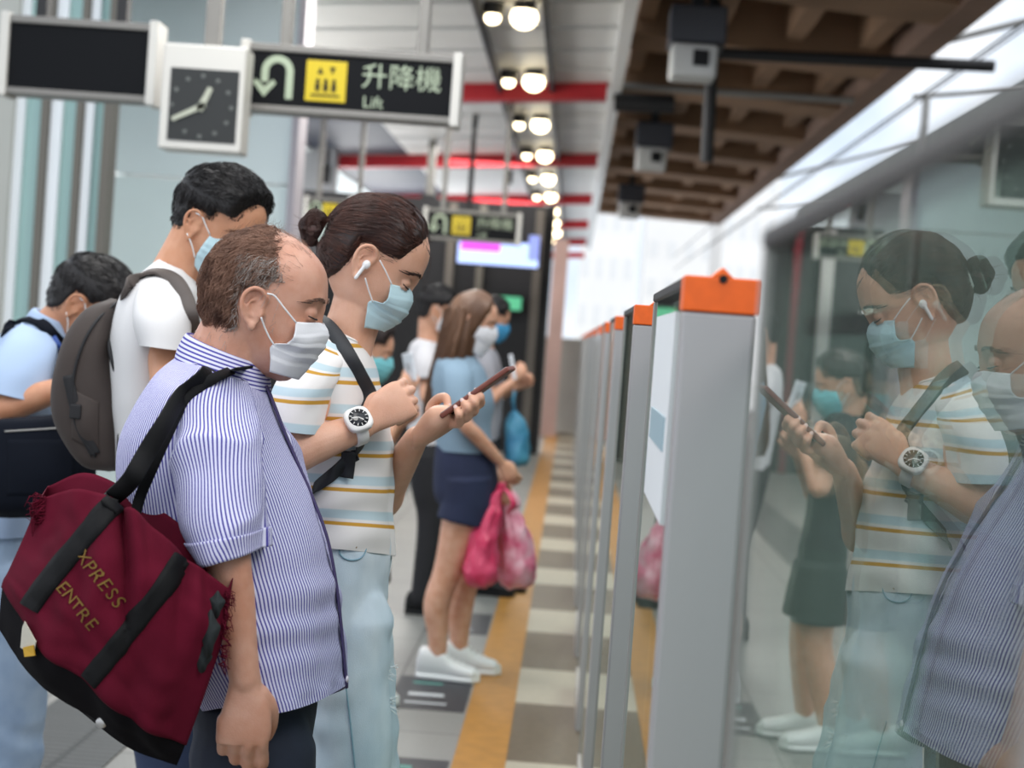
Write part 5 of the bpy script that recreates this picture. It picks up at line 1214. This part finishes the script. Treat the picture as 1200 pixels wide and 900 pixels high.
# ================================================================== THE OTHER PASSENGERS
def arms_up(mb, W, sh, el, wr, r, hX, hY, hZ, curl=((45, 60, 35),)*4, sc=.9, thumb=((.040, .036, -.016), (.066, .036, -.032), (.086, .028, -.044))):
    s, e, w_ = W(sh[0], sh[1]+6, sh[2]*.74), W(*el), W(*wr); mb.limb([s, upto(s, e, .55), e, upto(e, w_, .3), upto(e, w_, .75), w_], [r[0]*.8, r[0]*.9, r[1], r[1]*1.0, r[1]*.82, r[2]], 18)
    X = Vector(hX); return hand(mb, w_+X.normalized()*.006, X, hY, hZ, curl, thumb, sc)
def tall_man():
    Y = 3.62; W = lambda px, py, dy=0: P(px, py, Y+dy); base = W(186, 640); base.z = 0
    t = thing('person', 'tall young man with short black hair in white t-shirt, seen behind the balding man', 'person', base)
    sk = skin_mat('tan_skin', srgb(206, 146, 110), srgb(216, 160, 128)); H = Head((253, 268), Y, 22, 1.0, yaw=-22, low=.86)
    mb = MB(); H.add(mb)
    mb.limb([W(200, 350), W(205, 330), W(220, 300), W(234, 272)], [.07, .06, .057, .056], 20); mb.limb([W(222, 330), W(238, 312)], [.03, .034], 12)
    G, _ = loft_grid(seclist(Y, [(228, 325, 185, 315, .08), (234, 360, 160, 350, .155), (232, 420, 150, 410, .165), (228, 520, 150, 520, .15), (226, 640, 150, 640, .145), (224, 690, 152, 690, .13)]), 24, 30); mb.grid(G, True, True)
    arms_up(mb, W, (190, 368, -.165), (204, 485, -.26), (285, 462, -.18), (.044, .036, .024), (.9, .15, .35), (-.35, 0, .9), (0, -1, 0))
    arms_up(mb, W, (190, 368, .165), (210, 485, .24), (285, 465, .10), (.042, .036, .024), (.9, -.15, .35), (-.35, 0, .9), (0, 1, 0))
    for dy in (-.09, .09): an = Vector((base.x+.02, Y+dy, .09)); leg(mb, W(188, 700, dy*.9), W(196, 920, dy), an, (.07, .062, .05, .048, .036)); foot(mb, an, (1, dy*2, 0))
    body, bv = union(mb, 'body', sk, t, .0036, 4); H.eyes(body, m_lash, m_lash, n=40)
    short_hair(H, body, m_hair_black, 3600, .013)
    mask_local(H, t, m_mask_b)
    mt = M('white_cotton', srgb(220, 219, 219), .85, bump=.15, bs=700, spec=.2)
    def dsp(u, v, p, k, th): return .008*fbm(u*5+1, v*3.5, 2, 3)*min(1, k*3)+.006*math.sin(p[2]*60+p[0]*30+2*nz(u*4, v*4))*max(0, nz(u*3, v*3, 5))*min(1, k*3)
    b = MB(); cloth_tube(b, seclist(Y, [(229, 321, 188, 303, .068), (236, 335, 172, 318, .11), (240, 352, 156, 332, .165), (242, 400, 139, 385, .198), (240, 470, 138, 462, .192), (236, 550, 140, 548, .176), (234, 640, 142, 642, .172)]), 60, 70, dsp); sh = b.build('tee_shirt', mt, t, True)
    cs = []
    for s in (-1, 1):
        b = MB(); cloth_tube(b, seclist(Y, [(216, 335, 178, 325, .03, s*.09), (221, 350, 164, 340, .055, s*.14), (222, 375, 160, 370, .066, s*.185), (219, 412, 168, 404, .064, s*.205)]), 30, 44, dsp); cs.append(b.build('sleeve', mt, sh, True))
    mj = M('navy_denim', srgb(44, 56, 84), .85, var=.15, vs=14); mb = MB()
    G, _ = loft_grid(seclist(Y, [(233, 625, 143, 630, .15), (234, 660, 142, 665, .165), (228, 730, 146, 735, .16)]), 12, 26); mb.grid(G, True, True)
    for dy in (-.09, .09): mb.limb([W(188, 715, dy*.9), W(192, 820, dy), W(198, 930, dy), Vector((base.x+.02, Y+dy, .08))], [.092, .082, .068, .062], 20)
    union(mb, 'jeans', mj, t, .008, 3)
    for dy in (-.09, .09): shoe(t, (base.x+.02, Y+dy), (1, dy, 0), m_black, m_grey)
    # ---- his backpack
    bp = thing('backpack', 'large dark brown grey backpack on the back of the tall man in white', 'bag', W(120, 545)); m1 = M('brown_grey_nylon', srgb(62, 53, 49), .75, var=.12, vs=8, bump=.3, bs=500); m2 = M('black_nylon', srgb(26, 26, 29), .7, bump=.3, bs=500)
    def d3(u, v, p, k, th): return .006*fbm(u*5, v*4, 8, 3)
    S = seclist(Y, [(144, 352, 132, 350, .04, 0, 2.6), (147, 360, 110, 364, .11, 0, 2.6), (152, 388, 90, 396, .15, 0, 2.8), (158, 430, 76, 440, .16, 0, 3), (164, 480, 74, 482, .16, 0, 3), (164, 520, 88, 514, .15, 0, 3), (158, 542, 108, 540, .13, 0, 2.8), (150, 549, 128, 548, .06, 0, 2.4)])
    G, uv = loft_grid(S, 60, 64, d3); pk = MB().grid(G, True, True).build('pack', m1, bp, True); pb = bvh_of(pk)
    S = seclist(Y, [(148, 388, 138, 388, .10), (160, 410, 142, 412, .155), (176, 455, 152, 455, .165), (178, 505, 150, 505, .16), (165, 540, 145, 540, .12)])
    G, uv = loft_grid(S, 24, 40); MB().grid(G, True, True).build('back_panel', m2, bp, True)
    o = lambda px, py, f=.003: hit(pb, px, py, f, Y-.15)
    MB().tube([o(134, 356), o(112, 378), o(95, 410), o(86, 450), o(90, 500), o(112, 535)], .003, 8, seg=40).build('zip_seam', m2, pk, True)
    strap(MB(), [o(80, 440), o(88, 475), o(98, 505), o(112, 532)], .022, .002, 30, (.9, 0, .3)).build('side_strap', m2, bp, True)
    MB().box(o(90, 482, .006), (.024, .014, .03)).build('buckle', m2, bp, bevel=.003)
    pg = [[o(84+8*a, 455+20*b_+4*a, .001+.010*math.sin(PI*min(1, a/4))*math.sin(PI*min(1, b_/3))) for a in range(5)] for b_ in range(4)]
    MB().grid(patch_grid(pg, 16, 16)).build('front_pocket', m1, pk, True, solid=.002)
    sb = bvh_of(sh, *cs); g = lambda px, py, f=.005: hit(sb, px, py, f, Y-.15)
    strap(MB(), [o(146, 362, .004), g(152, 342), g(166, 326), g(184, 321), g(202, 330), g(214, 348), g(221, 372), g(224, 400)], .034, .004, 60, [(.5, 0, .8), (.5, .3, .6), (0, 1, .2), (0, 1, .3), (.6, .5, .6), (.9, .1, .4), (1, 0, .1), (1, 0, 0)]).build('shoulder_strap', M('grey_brown_webbing', srgb(84, 76, 72), .7), bp, True)
tall_man()

def blue_shirt_man():
    Y = 4.3; W = lambda px, py, dy=0: P(px, py, Y+dy); base = W(24, 640); base.z = 0
    t = thing('person', 'man in light blue shirt with bowed head and jeans at the left edge', 'person', base)
    sk = skin_mat('tan_skin_blue_shirt', srgb(190, 132, 100), srgb(204, 150, 118)); H = Head((99, 361), Y, 36, 1.04, low=.86)
    mb = MB(); H.add(mb)
    mb.limb([W(50, 410), W(58, 392), W(76, 375), W(94, 358)], [.07, .06, .058, .056], 20); mb.limb([W(74, 402), W(92, 388)], [.03, .034], 12)
    G, _ = loft_grid(seclist(Y, [(82, 400, 34, 385, .08), (84, 430, 12, 415, .155), (82, 480, 0, 470, .165), (70, 560, -8, 560, .15), (62, 640, -14, 640, .15)]), 24, 30); mb.grid(G, True, True)
    arms_up(mb, W, (34, 412, -.16), (2, 478, -.25), (84, 452, -.22), (.046, .037, .025), (.9, .1, .2), (-.2, 0, .9), (0, -1, 0))
    arms_up(mb, W, (36, 412, .16), (20, 490, .23), (96, 458, .10), (.044, .036, .024), (.9, -.2, .2), (-.2, 0, .9), (0, 1, 0))
    for dy in (-.1, .1): an = Vector((base.x+.01, Y+dy, .09)); leg(mb, W(18, 690, dy*.9), W(14, 850, dy), an, (.075, .065, .05, .048, .036)); foot(mb, an, (1, dy*2, 0))
    body, bv = union(mb, 'body', sk, t, .004, 4); H.eyes(body, m_lash, m_lash, n=30)
    short_hair(H, body, m_hair_black, 2600, .012, seed=52); mask_local(H, t, m_mask_b)
    mt = M('pale_blue_shirting', srgb(164, 184, 212), .85, bump=.12, bs=700, spec=.2)
    def dsp(u, v, p, k, th): return .010*fbm(u*5+1, v*3.5, 7, 3)*min(1, k*3)+.008*math.sin(p[2]*55+p[0]*35+2*nz(u*4, v*4))*max(0, nz(u*3, v*3, 5))*min(1, k*3)
    b = MB(); cloth_tube(b, seclist(Y, [(86, 393, 36, 368, .068), (90, 405, 22, 378, .11), (95, 420, 8, 390, .165), (94, 460, -8, 432, .200), (86, 520, -14, 510, .195), (74, 580, -16, 580, .185), (66, 622, -16, 622, .182)]), 60, 70, dsp); sh = b.build('shirt', mt, t, True)
    cs = []
    for s in (-1, 1):
        b = MB(); cloth_tube(b, seclist(Y, [(62, 392, 26, 378, .03, s*.09), (66, 410, 8, 396, .056, s*.14), (60, 440, -10, 425, .072, s*.19), (50, 470, -24, 452, .070, s*.225)]), 30, 44, dsp); cs.append(b.build('sleeve', mt, sh, True))
    b = MB(); G, uv = loft_grid(seclist(Y, [(91, 399, 30, 378, .085), (91, 388, 38, 364, .072), (88, 384, 44, 362, .066), (84, 396, 46, 372, .062)]), 16, 60); b.grid(G, True, False, uv); b.build('collar', mt, sh, True, solid=.0015)
    sb = bvh_of(sh, *cs); g = lambda px, py, f=.005: hit(sb, px, py, f, Y-.15)
    ln = thing('lanyard', 'blue lanyard round the neck of the bowed man in light blue', 'lanyard', W(60, 400))
    strap(MB(), [g(42, 372, .003), g(50, 378, .003), g(58, 390, .003), g(66, 403, .003), g(76, 418, .003)], .014, .0015, 30, (.8, 0, .5)).build('ribbon', M('blue_ribbon', srgb(50, 80, 150), .6), ln, True)
    mj = M('washed_light_jeans', srgb(128, 150, 178), .85, col2=srgb(160, 178, 198), vs=9, bump=.3, bs=500); mb = MB()
    G, _ = loft_grid(seclist(Y, [(66, 600, -18, 602, .155), (66, 640, -20, 642, .172), (56, 700, -16, 702, .165)]), 12, 26); mb.grid(G, True, True)
    for dy in (-.1, .1): mb.limb([W(18, 690, dy*.9), W(16, 770, dy), W(14, 860, dy), W(6, 960, dy), Vector((base.x-.03, Y+dy, .08))], [.105, .092, .078, .07, .07], 20)
    j, jb = union(mb, 'jeans', mj, t, .007, 3)
    for v in j.data.vertices: p = v.co; v.co = p+v.normal*(.010*math.sin(p.z*60+p.x*25+3*nz(p.x*7, p.z*7, p.y*7))*max(0, nz(p.x*5, p.z*5, p.y*5)+.1))
    for dy in (-.1, .1): shoe(t, (base.x-.02, Y+dy), (1, dy, 0), m_black, m_grey)
    # ---- his bag
    bg = thing('shoulder_bag', 'black navy shoulder bag at the hip of the man in light blue', 'bag', W(50, 600)); m2 = M('navy_black_nylon', srgb(15, 19, 28), .85, var=.2, vs=6, bump=.3, bs=500, spec=.12)
    S = seclist(Y, [(92, 484, -6, 492, .02, -.33, 3.2), (104, 492, -12, 500, .055, -.33, 3.2), (108, 540, -14, 545, .075, -.34, 3.2), (106, 585, -12, 590, .075, -.34, 3.2), (98, 604, -4, 606, .03, -.34, 3)])
    G, uv = loft_grid(S, 40, 50, lambda u, v, p, k, th: .006*fbm(u*5, v*5, 3, 3)); pk = MB().grid(G, True, True).build('pouch', m2, bg, True); pb = bvh_of(pk)
    pp = [[hit(pb, 8+20*a, 515+22*b_, .001+.006*math.sin(PI*a/4)*math.sin(PI*b_/3), Y-.4) for a in range(5)] for b_ in range(4)]
    MB().grid(patch_grid(pp, 14, 14)).build('front_pocket', m2, pk, True, solid=.002)
    MB().tube([hit(pb, x, y, .002, Y-.4) for x, y in ((6, 506), (40, 504), (70, 502), (98, 500))], .0025, 6, seg=24).build('zip', m_grey, pk, True)
    strap(MB(), [g(6, 392), g(16, 381), g(30, 376), g(46, 380, .007), g(58, 392, .007), g(70, 408, .007), W(82, 430, -.20), W(92, 460, -.26), W(96, 488, -.32)], .030, .003, 60, [(.3, .6, .7), (.2, .9, .3), (0, 1, .3), (.4, .6, .6), (.8, 0, .6), (.8, 0, .6), (.9, 0, .4), (1, 0, .2), (1, 0, 0)]).build('strap', m2, bg, True)
blue_shirt_man()

def long_hair_woman():
    global parent_center
    Y = 7.04; W = lambda px, py, dy=0: P(px, py, Y+dy); base = W(524, 780); base.z = 0
    t = thing('person', 'woman with long brown hair, grey blue tee, navy shorts and white sneakers', 'person', base)
    sk = skin_mat('light_skin', srgb(206, 150, 120), srgb(222, 174, 148)); H = Head((554, 378), Y, 12, .98, wide=.95, low=.86)
    mb = MB(); H.add(mb)
    mb.limb([W(536, 428), W(540, 415), W(546, 395), W(552, 375)], [.06, .05, .047, .047], 18); mb.limb([W(548, 415), W(558, 400)], [.025, .028], 12)
    G, _ = loft_grid(seclist(Y, [(555, 420, 524, 414, .06), (564, 440, 514, 430, .125), (572, 470, 512, 462, .14), (568, 510, 516, 505, .125), (575, 555, 514, 555, .15), (570, 590, 518, 590, .14)]), 22, 28); mb.grid(G, True, True)
    arms_up(mb, W, (534, 432, -.135), (545, 496, -.20), (586, 541, -.08), (.038, .031, .021), (.62, .1, -.75), (.6, 0, .6), (0, -1, .2), ((40, 60, 40),)*4, .85)
    arms_up(mb, W, (536, 432, .135), (552, 496, .17), (586, 560, .03), (.038, .031, .021), (.3, -.1, -.95), (.9, 0, .3), (0, 1, .2), ((50, 70, 40),)*4, .85)
    def anw(px): p = W(px, 770); return p.x
    mb.limb([W(545, 575, -.08), W(541, 615, -.082), W(525, 668, -.085), W(512, 708, -.09), W(513, 740, -.09), Vector((anw(515), Y-.09, .085))], [.088, .085, .060, .056, .044, .034], 20)
    mb.limb([W(550, 575, .08), W(556, 615, .082), W(548, 668, .085), W(540, 708, .09), W(538, 740, .09), Vector((anw(537), Y+.09, .085))], [.086, .083, .058, .055, .043, .034], 20)
    for px, dy in ((515, -.09), (537, .09)): foot(mb, Vector((anw(px), Y+dy, .09)), (1, dy, 0), .2)
    body, bv = union(mb, 'body', sk, t, .005, 3); H.eyes(body, m_lash, m_hair_dark, n=24)
    mask_local(H, t, m_mask_w, sag=.03)
    mh = M('long_brown_hair', srgb(84, 58, 42), .42, col2=srgb(122, 88, 64), vs=10, stretch=(1, 1, .12), bump=.5, bs=120)
    def keep(x, y, z):
        k = .066-x
        if z < .06: k = min(k, .050-x+.3*(z-.03))
        return min(k, z+.11)
    cap, cbv = H.cap(keep, .016, 'hair', mh, body, lambda x, y, z: .002*nz(x*50, y*50, z*20))
    mbh = MB()
    G, uv = loft_grid(seclist(Y, [(566, 356, 522, 362, .080), (563, 385, 518, 385, .094), (556, 410, 513, 408, .098), (548, 435, 506, 432, .090), (536, 465, 500, 462, .075), (522, 492, 497, 488, .05), (512, 506, 500, 503, .02)]), 50, 60, lambda u, v, p, k, th: .005*math.sin(th*11+2*nz(th, v*4))+.004*nz(u*30, v*3))
    mbh.grid(G, True, True); mbh.build('hair_length', mh, cap, True)
    hb = bvh_of([c for c in cap.children][-1]); parent_center = W(528, 440)
    rt = sample_roots(cap.children[-1].data, ORG[cap.children[-1].name], lambda p: 1, 1500, 71)
    strands('loose_strands', mh, cap, hb, rt, lambda p: Vector((-.25, .1*nz(p.x*20, p.z*20), -1)), .13, 7, .004, .0008, .06, .04, .1, 72)
    mt = M('grey_blue_tee', srgb(126, 150, 168), .85, bump=.15, bs=400, var=.04, vs=8)
    def dsp(u, v, p, k, th): return .006*fbm(u*5+1, v*3.5, 7, 3)*min(1, k*3)
    b = MB(); cloth_tube(b, seclist(Y, [(556, 417, 524, 407, .056), (563, 426, 514, 416, .10), (570, 438, 508, 428, .145), (579, 470, 504, 458, .165), (575, 500, 509, 492, .150), (577, 530, 511, 526, .158)]), 40, 52, dsp); sh = b.build('tee_shirt', mt, t, True)
    for s in (-1, 1):
        b = MB(); cloth_tube(b, seclist(Y, [(550, 424, 524, 420, .03, s*.085), (554, 440, 518, 436, .048, s*.125), (555, 465, 520, 464, .054, s*.160), (558, 482, 526, 485, .052, s*.178)]), 24, 36, dsp); b.build('sleeve', mt, sh, True)
    mb = MB(); G, _ = loft_grid(seclist(Y, [(575, 520, 511, 520, .145), (582, 545, 508, 545, .165), (584, 575, 508, 575, .172), (578, 590, 512, 588, .16)]), 14, 30); mb.grid(G, True, True)
    for dy in (-.082, .082): mb.tube([W(547, 560, dy), W(548, 590, dy), W(543 if dy < 0 else 551, 612, dy)], [.104, .108, .112], 22)
    union(mb, 'shorts', M('navy_shorts', srgb(30, 38, 66), .85, var=.12, vs=10, bump=.2, bs=300), t, .007, 2)
    mw_ = M('white_sneaker', srgb(226, 226, 226), .6); ml_ = M('white_sneaker_sole', srgb(236, 236, 236), .5)
    shoe(t, (anw(515), Y-.09), (1, -.08, 0), mw_, ml_, .27, .05, 'sneaker', ml_, .115); shoe(t, (anw(537), Y+.09), (1, .05, 0), mw_, ml_, .27, .05, 'sneaker', ml_, .115)
    # ---- her two plastic bags
    for nm, lab, rows, c1, c2, dy in (('plastic_bag', 'red pink plastic bag nearer the bare legs of the long haired woman', [(592, 566, 586, 566, .012), (588, 580, 578, 582, .022), (586, 600, 562, 602, .07), (584, 630, 548, 632, .10), (583, 660, 542, 662, .11), (582, 678, 546, 680, .095), (576, 686, 556, 687, .04)], srgb(206, 40, 86), srgb(226, 84, 120), -.10),
                                      ('plastic_bag', 'pink and white plastic bag right of the redder pink bag', [(598, 568, 590, 568, .012), (600, 582, 588, 582, .025), (612, 606, 584, 604, .07), (622, 635, 582, 634, .10), (628, 662, 583, 664, .11), (627, 680, 586, 682, .09), (618, 689, 594, 690, .04)], srgb(226, 66, 120), srgb(244, 196, 208), .09)):
        g_ = thing(nm, lab, 'bag', W((rows[3][0]+rows[3][2])/2, 687, dy), 'plastic bags held by the long haired woman')
        mp = M('pink_plastic_'+('a' if dy < 0 else 'b'), c1, .35, col2=c2, vs=14, spec=.5)
        G, uv = loft_grid(seclist(Y+dy, rows), 60, 64, lambda u, v, p, k, th: .018*fbm(u*12, v*9, 2+dy*50, 4)*min(1, k*3)+.006*math.sin(th*9+3*nz(u*9, v*9))*(1-k)); MB().grid(G, True, True).build('sack', mp, g_, True)
        b = MB(); x0 = (rows[0][0]+rows[0][2])/2
        for s in (-1, 1): b.tube([W(x0+s*2, 572, dy), W(x0+s*9, 580, dy-.02), W(x0+s*13, 592, dy-.03), W(x0+s*5, 602, dy-.02)], [.008, .016, .018, .008], 10, seg=18, flat=(1, .4))
        b.build('handle', mp, g_, True)
long_hair_woman()

def bystander(Y, label, ear, pitch, torso, top_mat, legs_px, low_mat, shoe_mat, hairc, maskm, near_arm, far_arm, sleeve=None, bare=False, sc=1.0, long_hair=None, shorts=None):
    W = lambda px, py, dy=0: P(px, py, Y+dy); base = W(legs_px[-1], 700); base.z = 0
    t = thing('person', label, 'person', base); sk = skin_mat('skin_of_bystander', srgb(200, 146, 116), srgb(216, 166, 138)); H = Head(ear, Y, pitch, sc, low=.86)
    mb = MB(); H.add(mb); c0 = W((torso[0][0]+torso[0][2])/2, (torso[0][1]+torso[0][3])/2)
    mb.limb([c0+Vector((0, 0, -.08)), c0, H.w(-.03, 0, -.05), H.w(-.02, 0, 0)], [.065, .056, .052, .052], 16)
    G, _ = loft_grid(seclist(Y, [(r[0]-3, r[1]+4, r[2]+3, r[3]+4, r[4]*.72) for r in torso]), 20, 26); mb.grid(G, True, True)
    for a in (near_arm, far_arm): arms_up(mb, W, a[0], a[1], a[2], (.040, .033, .022), a[3], (-.3, 0, .9), (0, -1 if a[0][2] < 0 else 1, 0), sc=.88)
    ps = []
    for s in (-1, 1):
        dy = s*.09; an = Vector((base.x+s*.03, Y+dy, .085)); hp = W(legs_px[0], legs_px[1], dy*.9); kn = (hp+an)/2+Vector((.03, 0, .02)); leg(mb, hp, kn, an, (.062, .070, .056, .054, .036)); foot(mb, an, (1, dy, 0), .2); ps.append((hp, kn, an))
    body, bv = union(mb, 'body', sk, t, .006, 3); H.eyes(body, m_lash, m_lash, n=12)
    mask_local(H, t, maskm)
    cap = short_hair(H, body, hairc, 1200, .014, .0009, seed=60+int(Y*10))
    if long_hair:
        G, uv = loft_grid(seclist(Y, long_hair), 30, 40, lambda u, v, p, k, th: .004*math.sin(th*11+2*nz(th, v*4))); MB().grid(G, True, True).build('hair_length', hairc, cap, True)
    def dsp(u, v, p, k, th): return .008*fbm(u*5+Y, v*3.5, 7, 3)*min(1, k*3)
    b = MB(); cloth_tube(b, seclist(Y, torso), 36, 44, dsp); sh = b.build('top', top_mat, t, True)
    for a in (near_arm, far_arm):
        s = 1 if a[0][2] > 0 else -1; p0, p1 = W(*a[0]), W(*a[1]); L = .62 if not sleeve else sleeve
        b = MB(); q = [p0+Vector((0, -s*.05, .03)), upto(p0, p1, .25), upto(p0, p1, L)]; b.tube(q, [.052, .058, .056], 18, caps=False, seg=14); b.build('sleeve', top_mat, sh, True, solid=-.003)
    mb = MB(); r = torso[-1]; G, _ = loft_grid(seclist(Y, [(r[0]-1, r[1]-10, r[2]+1, r[3]-10, r[4]*.93), (r[0]+1, r[1]+8, r[2]-1, r[3]+8, r[4]*1.0), (r[0]-3, r[1]+30, r[2]+3, r[3]+30, r[4]*.95)]), 12, 24); mb.grid(G, True, True)
    for hp, kn, an in ps:
        if bare: mb.tube([hp, upto(hp, kn, .4), upto(hp, kn, .78)], [.095, .1, .1], 20)
        else: mb.limb([hp, upto(hp, kn, .5), kn, Vector((an.x, an.y, .09))], [.095, .086, .07, .062], 18)
    union(mb, 'shorts' if bare else 'trousers', low_mat, t, .009, 2)
    for hp, kn, an in ps: shoe(t, (an.x, an.y), (1, (an.y-Y)*.8, 0), shoe_mat, shoe_mat, .27, .05)
    return t, H, W
m_bk_cloth = M('black_cloth', srgb(26, 26, 30), .85, var=.15, vs=12); m_wh_cloth = M('off_white_cloth', srgb(206, 204, 206), .85, var=.04, vs=9); m_gn = M('dark_green_shorts', srgb(36, 44, 42), .85); m_wsh = M('white_trainer', srgb(226, 226, 224), .6); m_ph = M('white_phone', srgb(226, 230, 236), .35)
t, H, W = bystander(6.3, 'dark haired person in black with teal mask, standing beyond the woman in the striped tee', (428, 413), 12, [(437, 448, 405, 442, .06), (446, 462, 396, 452, .13), (452, 500, 394, 492, .165), (450, 545, 398, 545, .155), (450, 600, 396, 600, .165)], m_bk_cloth,
    (424, 620, 408), m_gn, m_wsh, m_hair_dark, m_mask_t, ((422, 462, -.14), (440, 535, -.18), (472, 470, -.06), (.25, .1, .95)), ((422, 462, .14), (440, 540, .2), (466, 500, .05), (.5, -.1, .6)), bare=True)
ph = thing('smartphone', 'white phone held up beside the mask of the striped tee woman', 'phone', W(480, 430, -.05)); R = Matrix.Rotation(-.25, 3, 'Y')
MB().box(W(480, 430, -.055), (.010, .058, .105), rot=R @ Matrix.Rotation(.75, 3, 'Z')).build('case', m_ph, ph, bevel=.003); MB().box(W(480, 430, -.055)+Vector((-.008, 0, 0)), (.001, .03, .03), rot=R).build('camera_plate', m_grey, ph)
t, H, W = bystander(8.6, 'person in off white top and black trousers half hidden by the long haired woman', (512, 366), 10, [(514, 402, 490, 396, .06), (520, 412, 480, 406, .13), (524, 440, 475, 434, .17), (524, 480, 477, 476, .16), (522, 520, 478, 518, .165)], m_wh_cloth,
    (500, 535, 504), m_bk_cloth, m_black, m_hair_black, m_mask_w, ((498, 414, -.145), (500, 465, -.2), (525, 480, -.15), (.8, .2, .2)), ((498, 414, .145), (505, 465, .2), (530, 478, .1), (.8, -.2, .2)))
t, H, W = bystander(9.4, 'person with blue mask half hidden behind the face of the long haired woman', (575, 376), 12, [(578, 408, 556, 402, .06), (584, 418, 548, 412, .13), (588, 442, 545, 438, .165), (588, 480, 547, 478, .155), (586, 515, 548, 514, .16)], M('grey_cloth', srgb(150, 150, 156), .85),
    (566, 530, 572), m_bk_cloth, m_black, m_hair_black, M('blue_mask', srgb(66, 150, 196), .75), ((566, 420, -.15), (574, 468, -.2), (600, 448, -.16), (.5, .1, .8)), ((566, 420, .15), (580, 465, .2), (604, 455, .05), (.7, -.1, .5)))
ph = thing('smartphone', 'pale phone held by the masked person beyond the long haired woman', 'phone', W(601, 430, -.14)); MB().box(W(601, 430, -.14), (.02, .075, .14), rot=R).build('case', m_ph, ph, bevel=.004); MB().box(W(601, 430, -.14)+Vector((-.012, 0, 0)), (.001, .03, .03), rot=R).build('camera_plate', m_grey, ph)
bg = thing('carrier_bag', 'teal blue carrier bag hanging beyond the hands of the long haired woman', 'bag', W(606, 545, -.05)); mcb = M('teal_blue_plastic', srgb(52, 120, 160), .4, col2=srgb(90, 160, 186), vs=9)
G, uv = loft_grid(seclist(9.35, [(606, 482, 600, 482, .02), (614, 492, 595, 492, .06), (619, 510, 592, 510, .09), (620, 535, 592, 536, .10), (617, 545, 595, 546, .07)]), 40, 44, lambda u, v, p, k, th: .014*fbm(u*9, v*8, 2, 3)); MB().grid(G, True, True).build('sack', mcb, bg, True)
MB().tube([W(603, 484, -.05), W(601, 470, -.05), W(603, 458, -.05)], .01, 8).build('handle', mcb, bg, True)
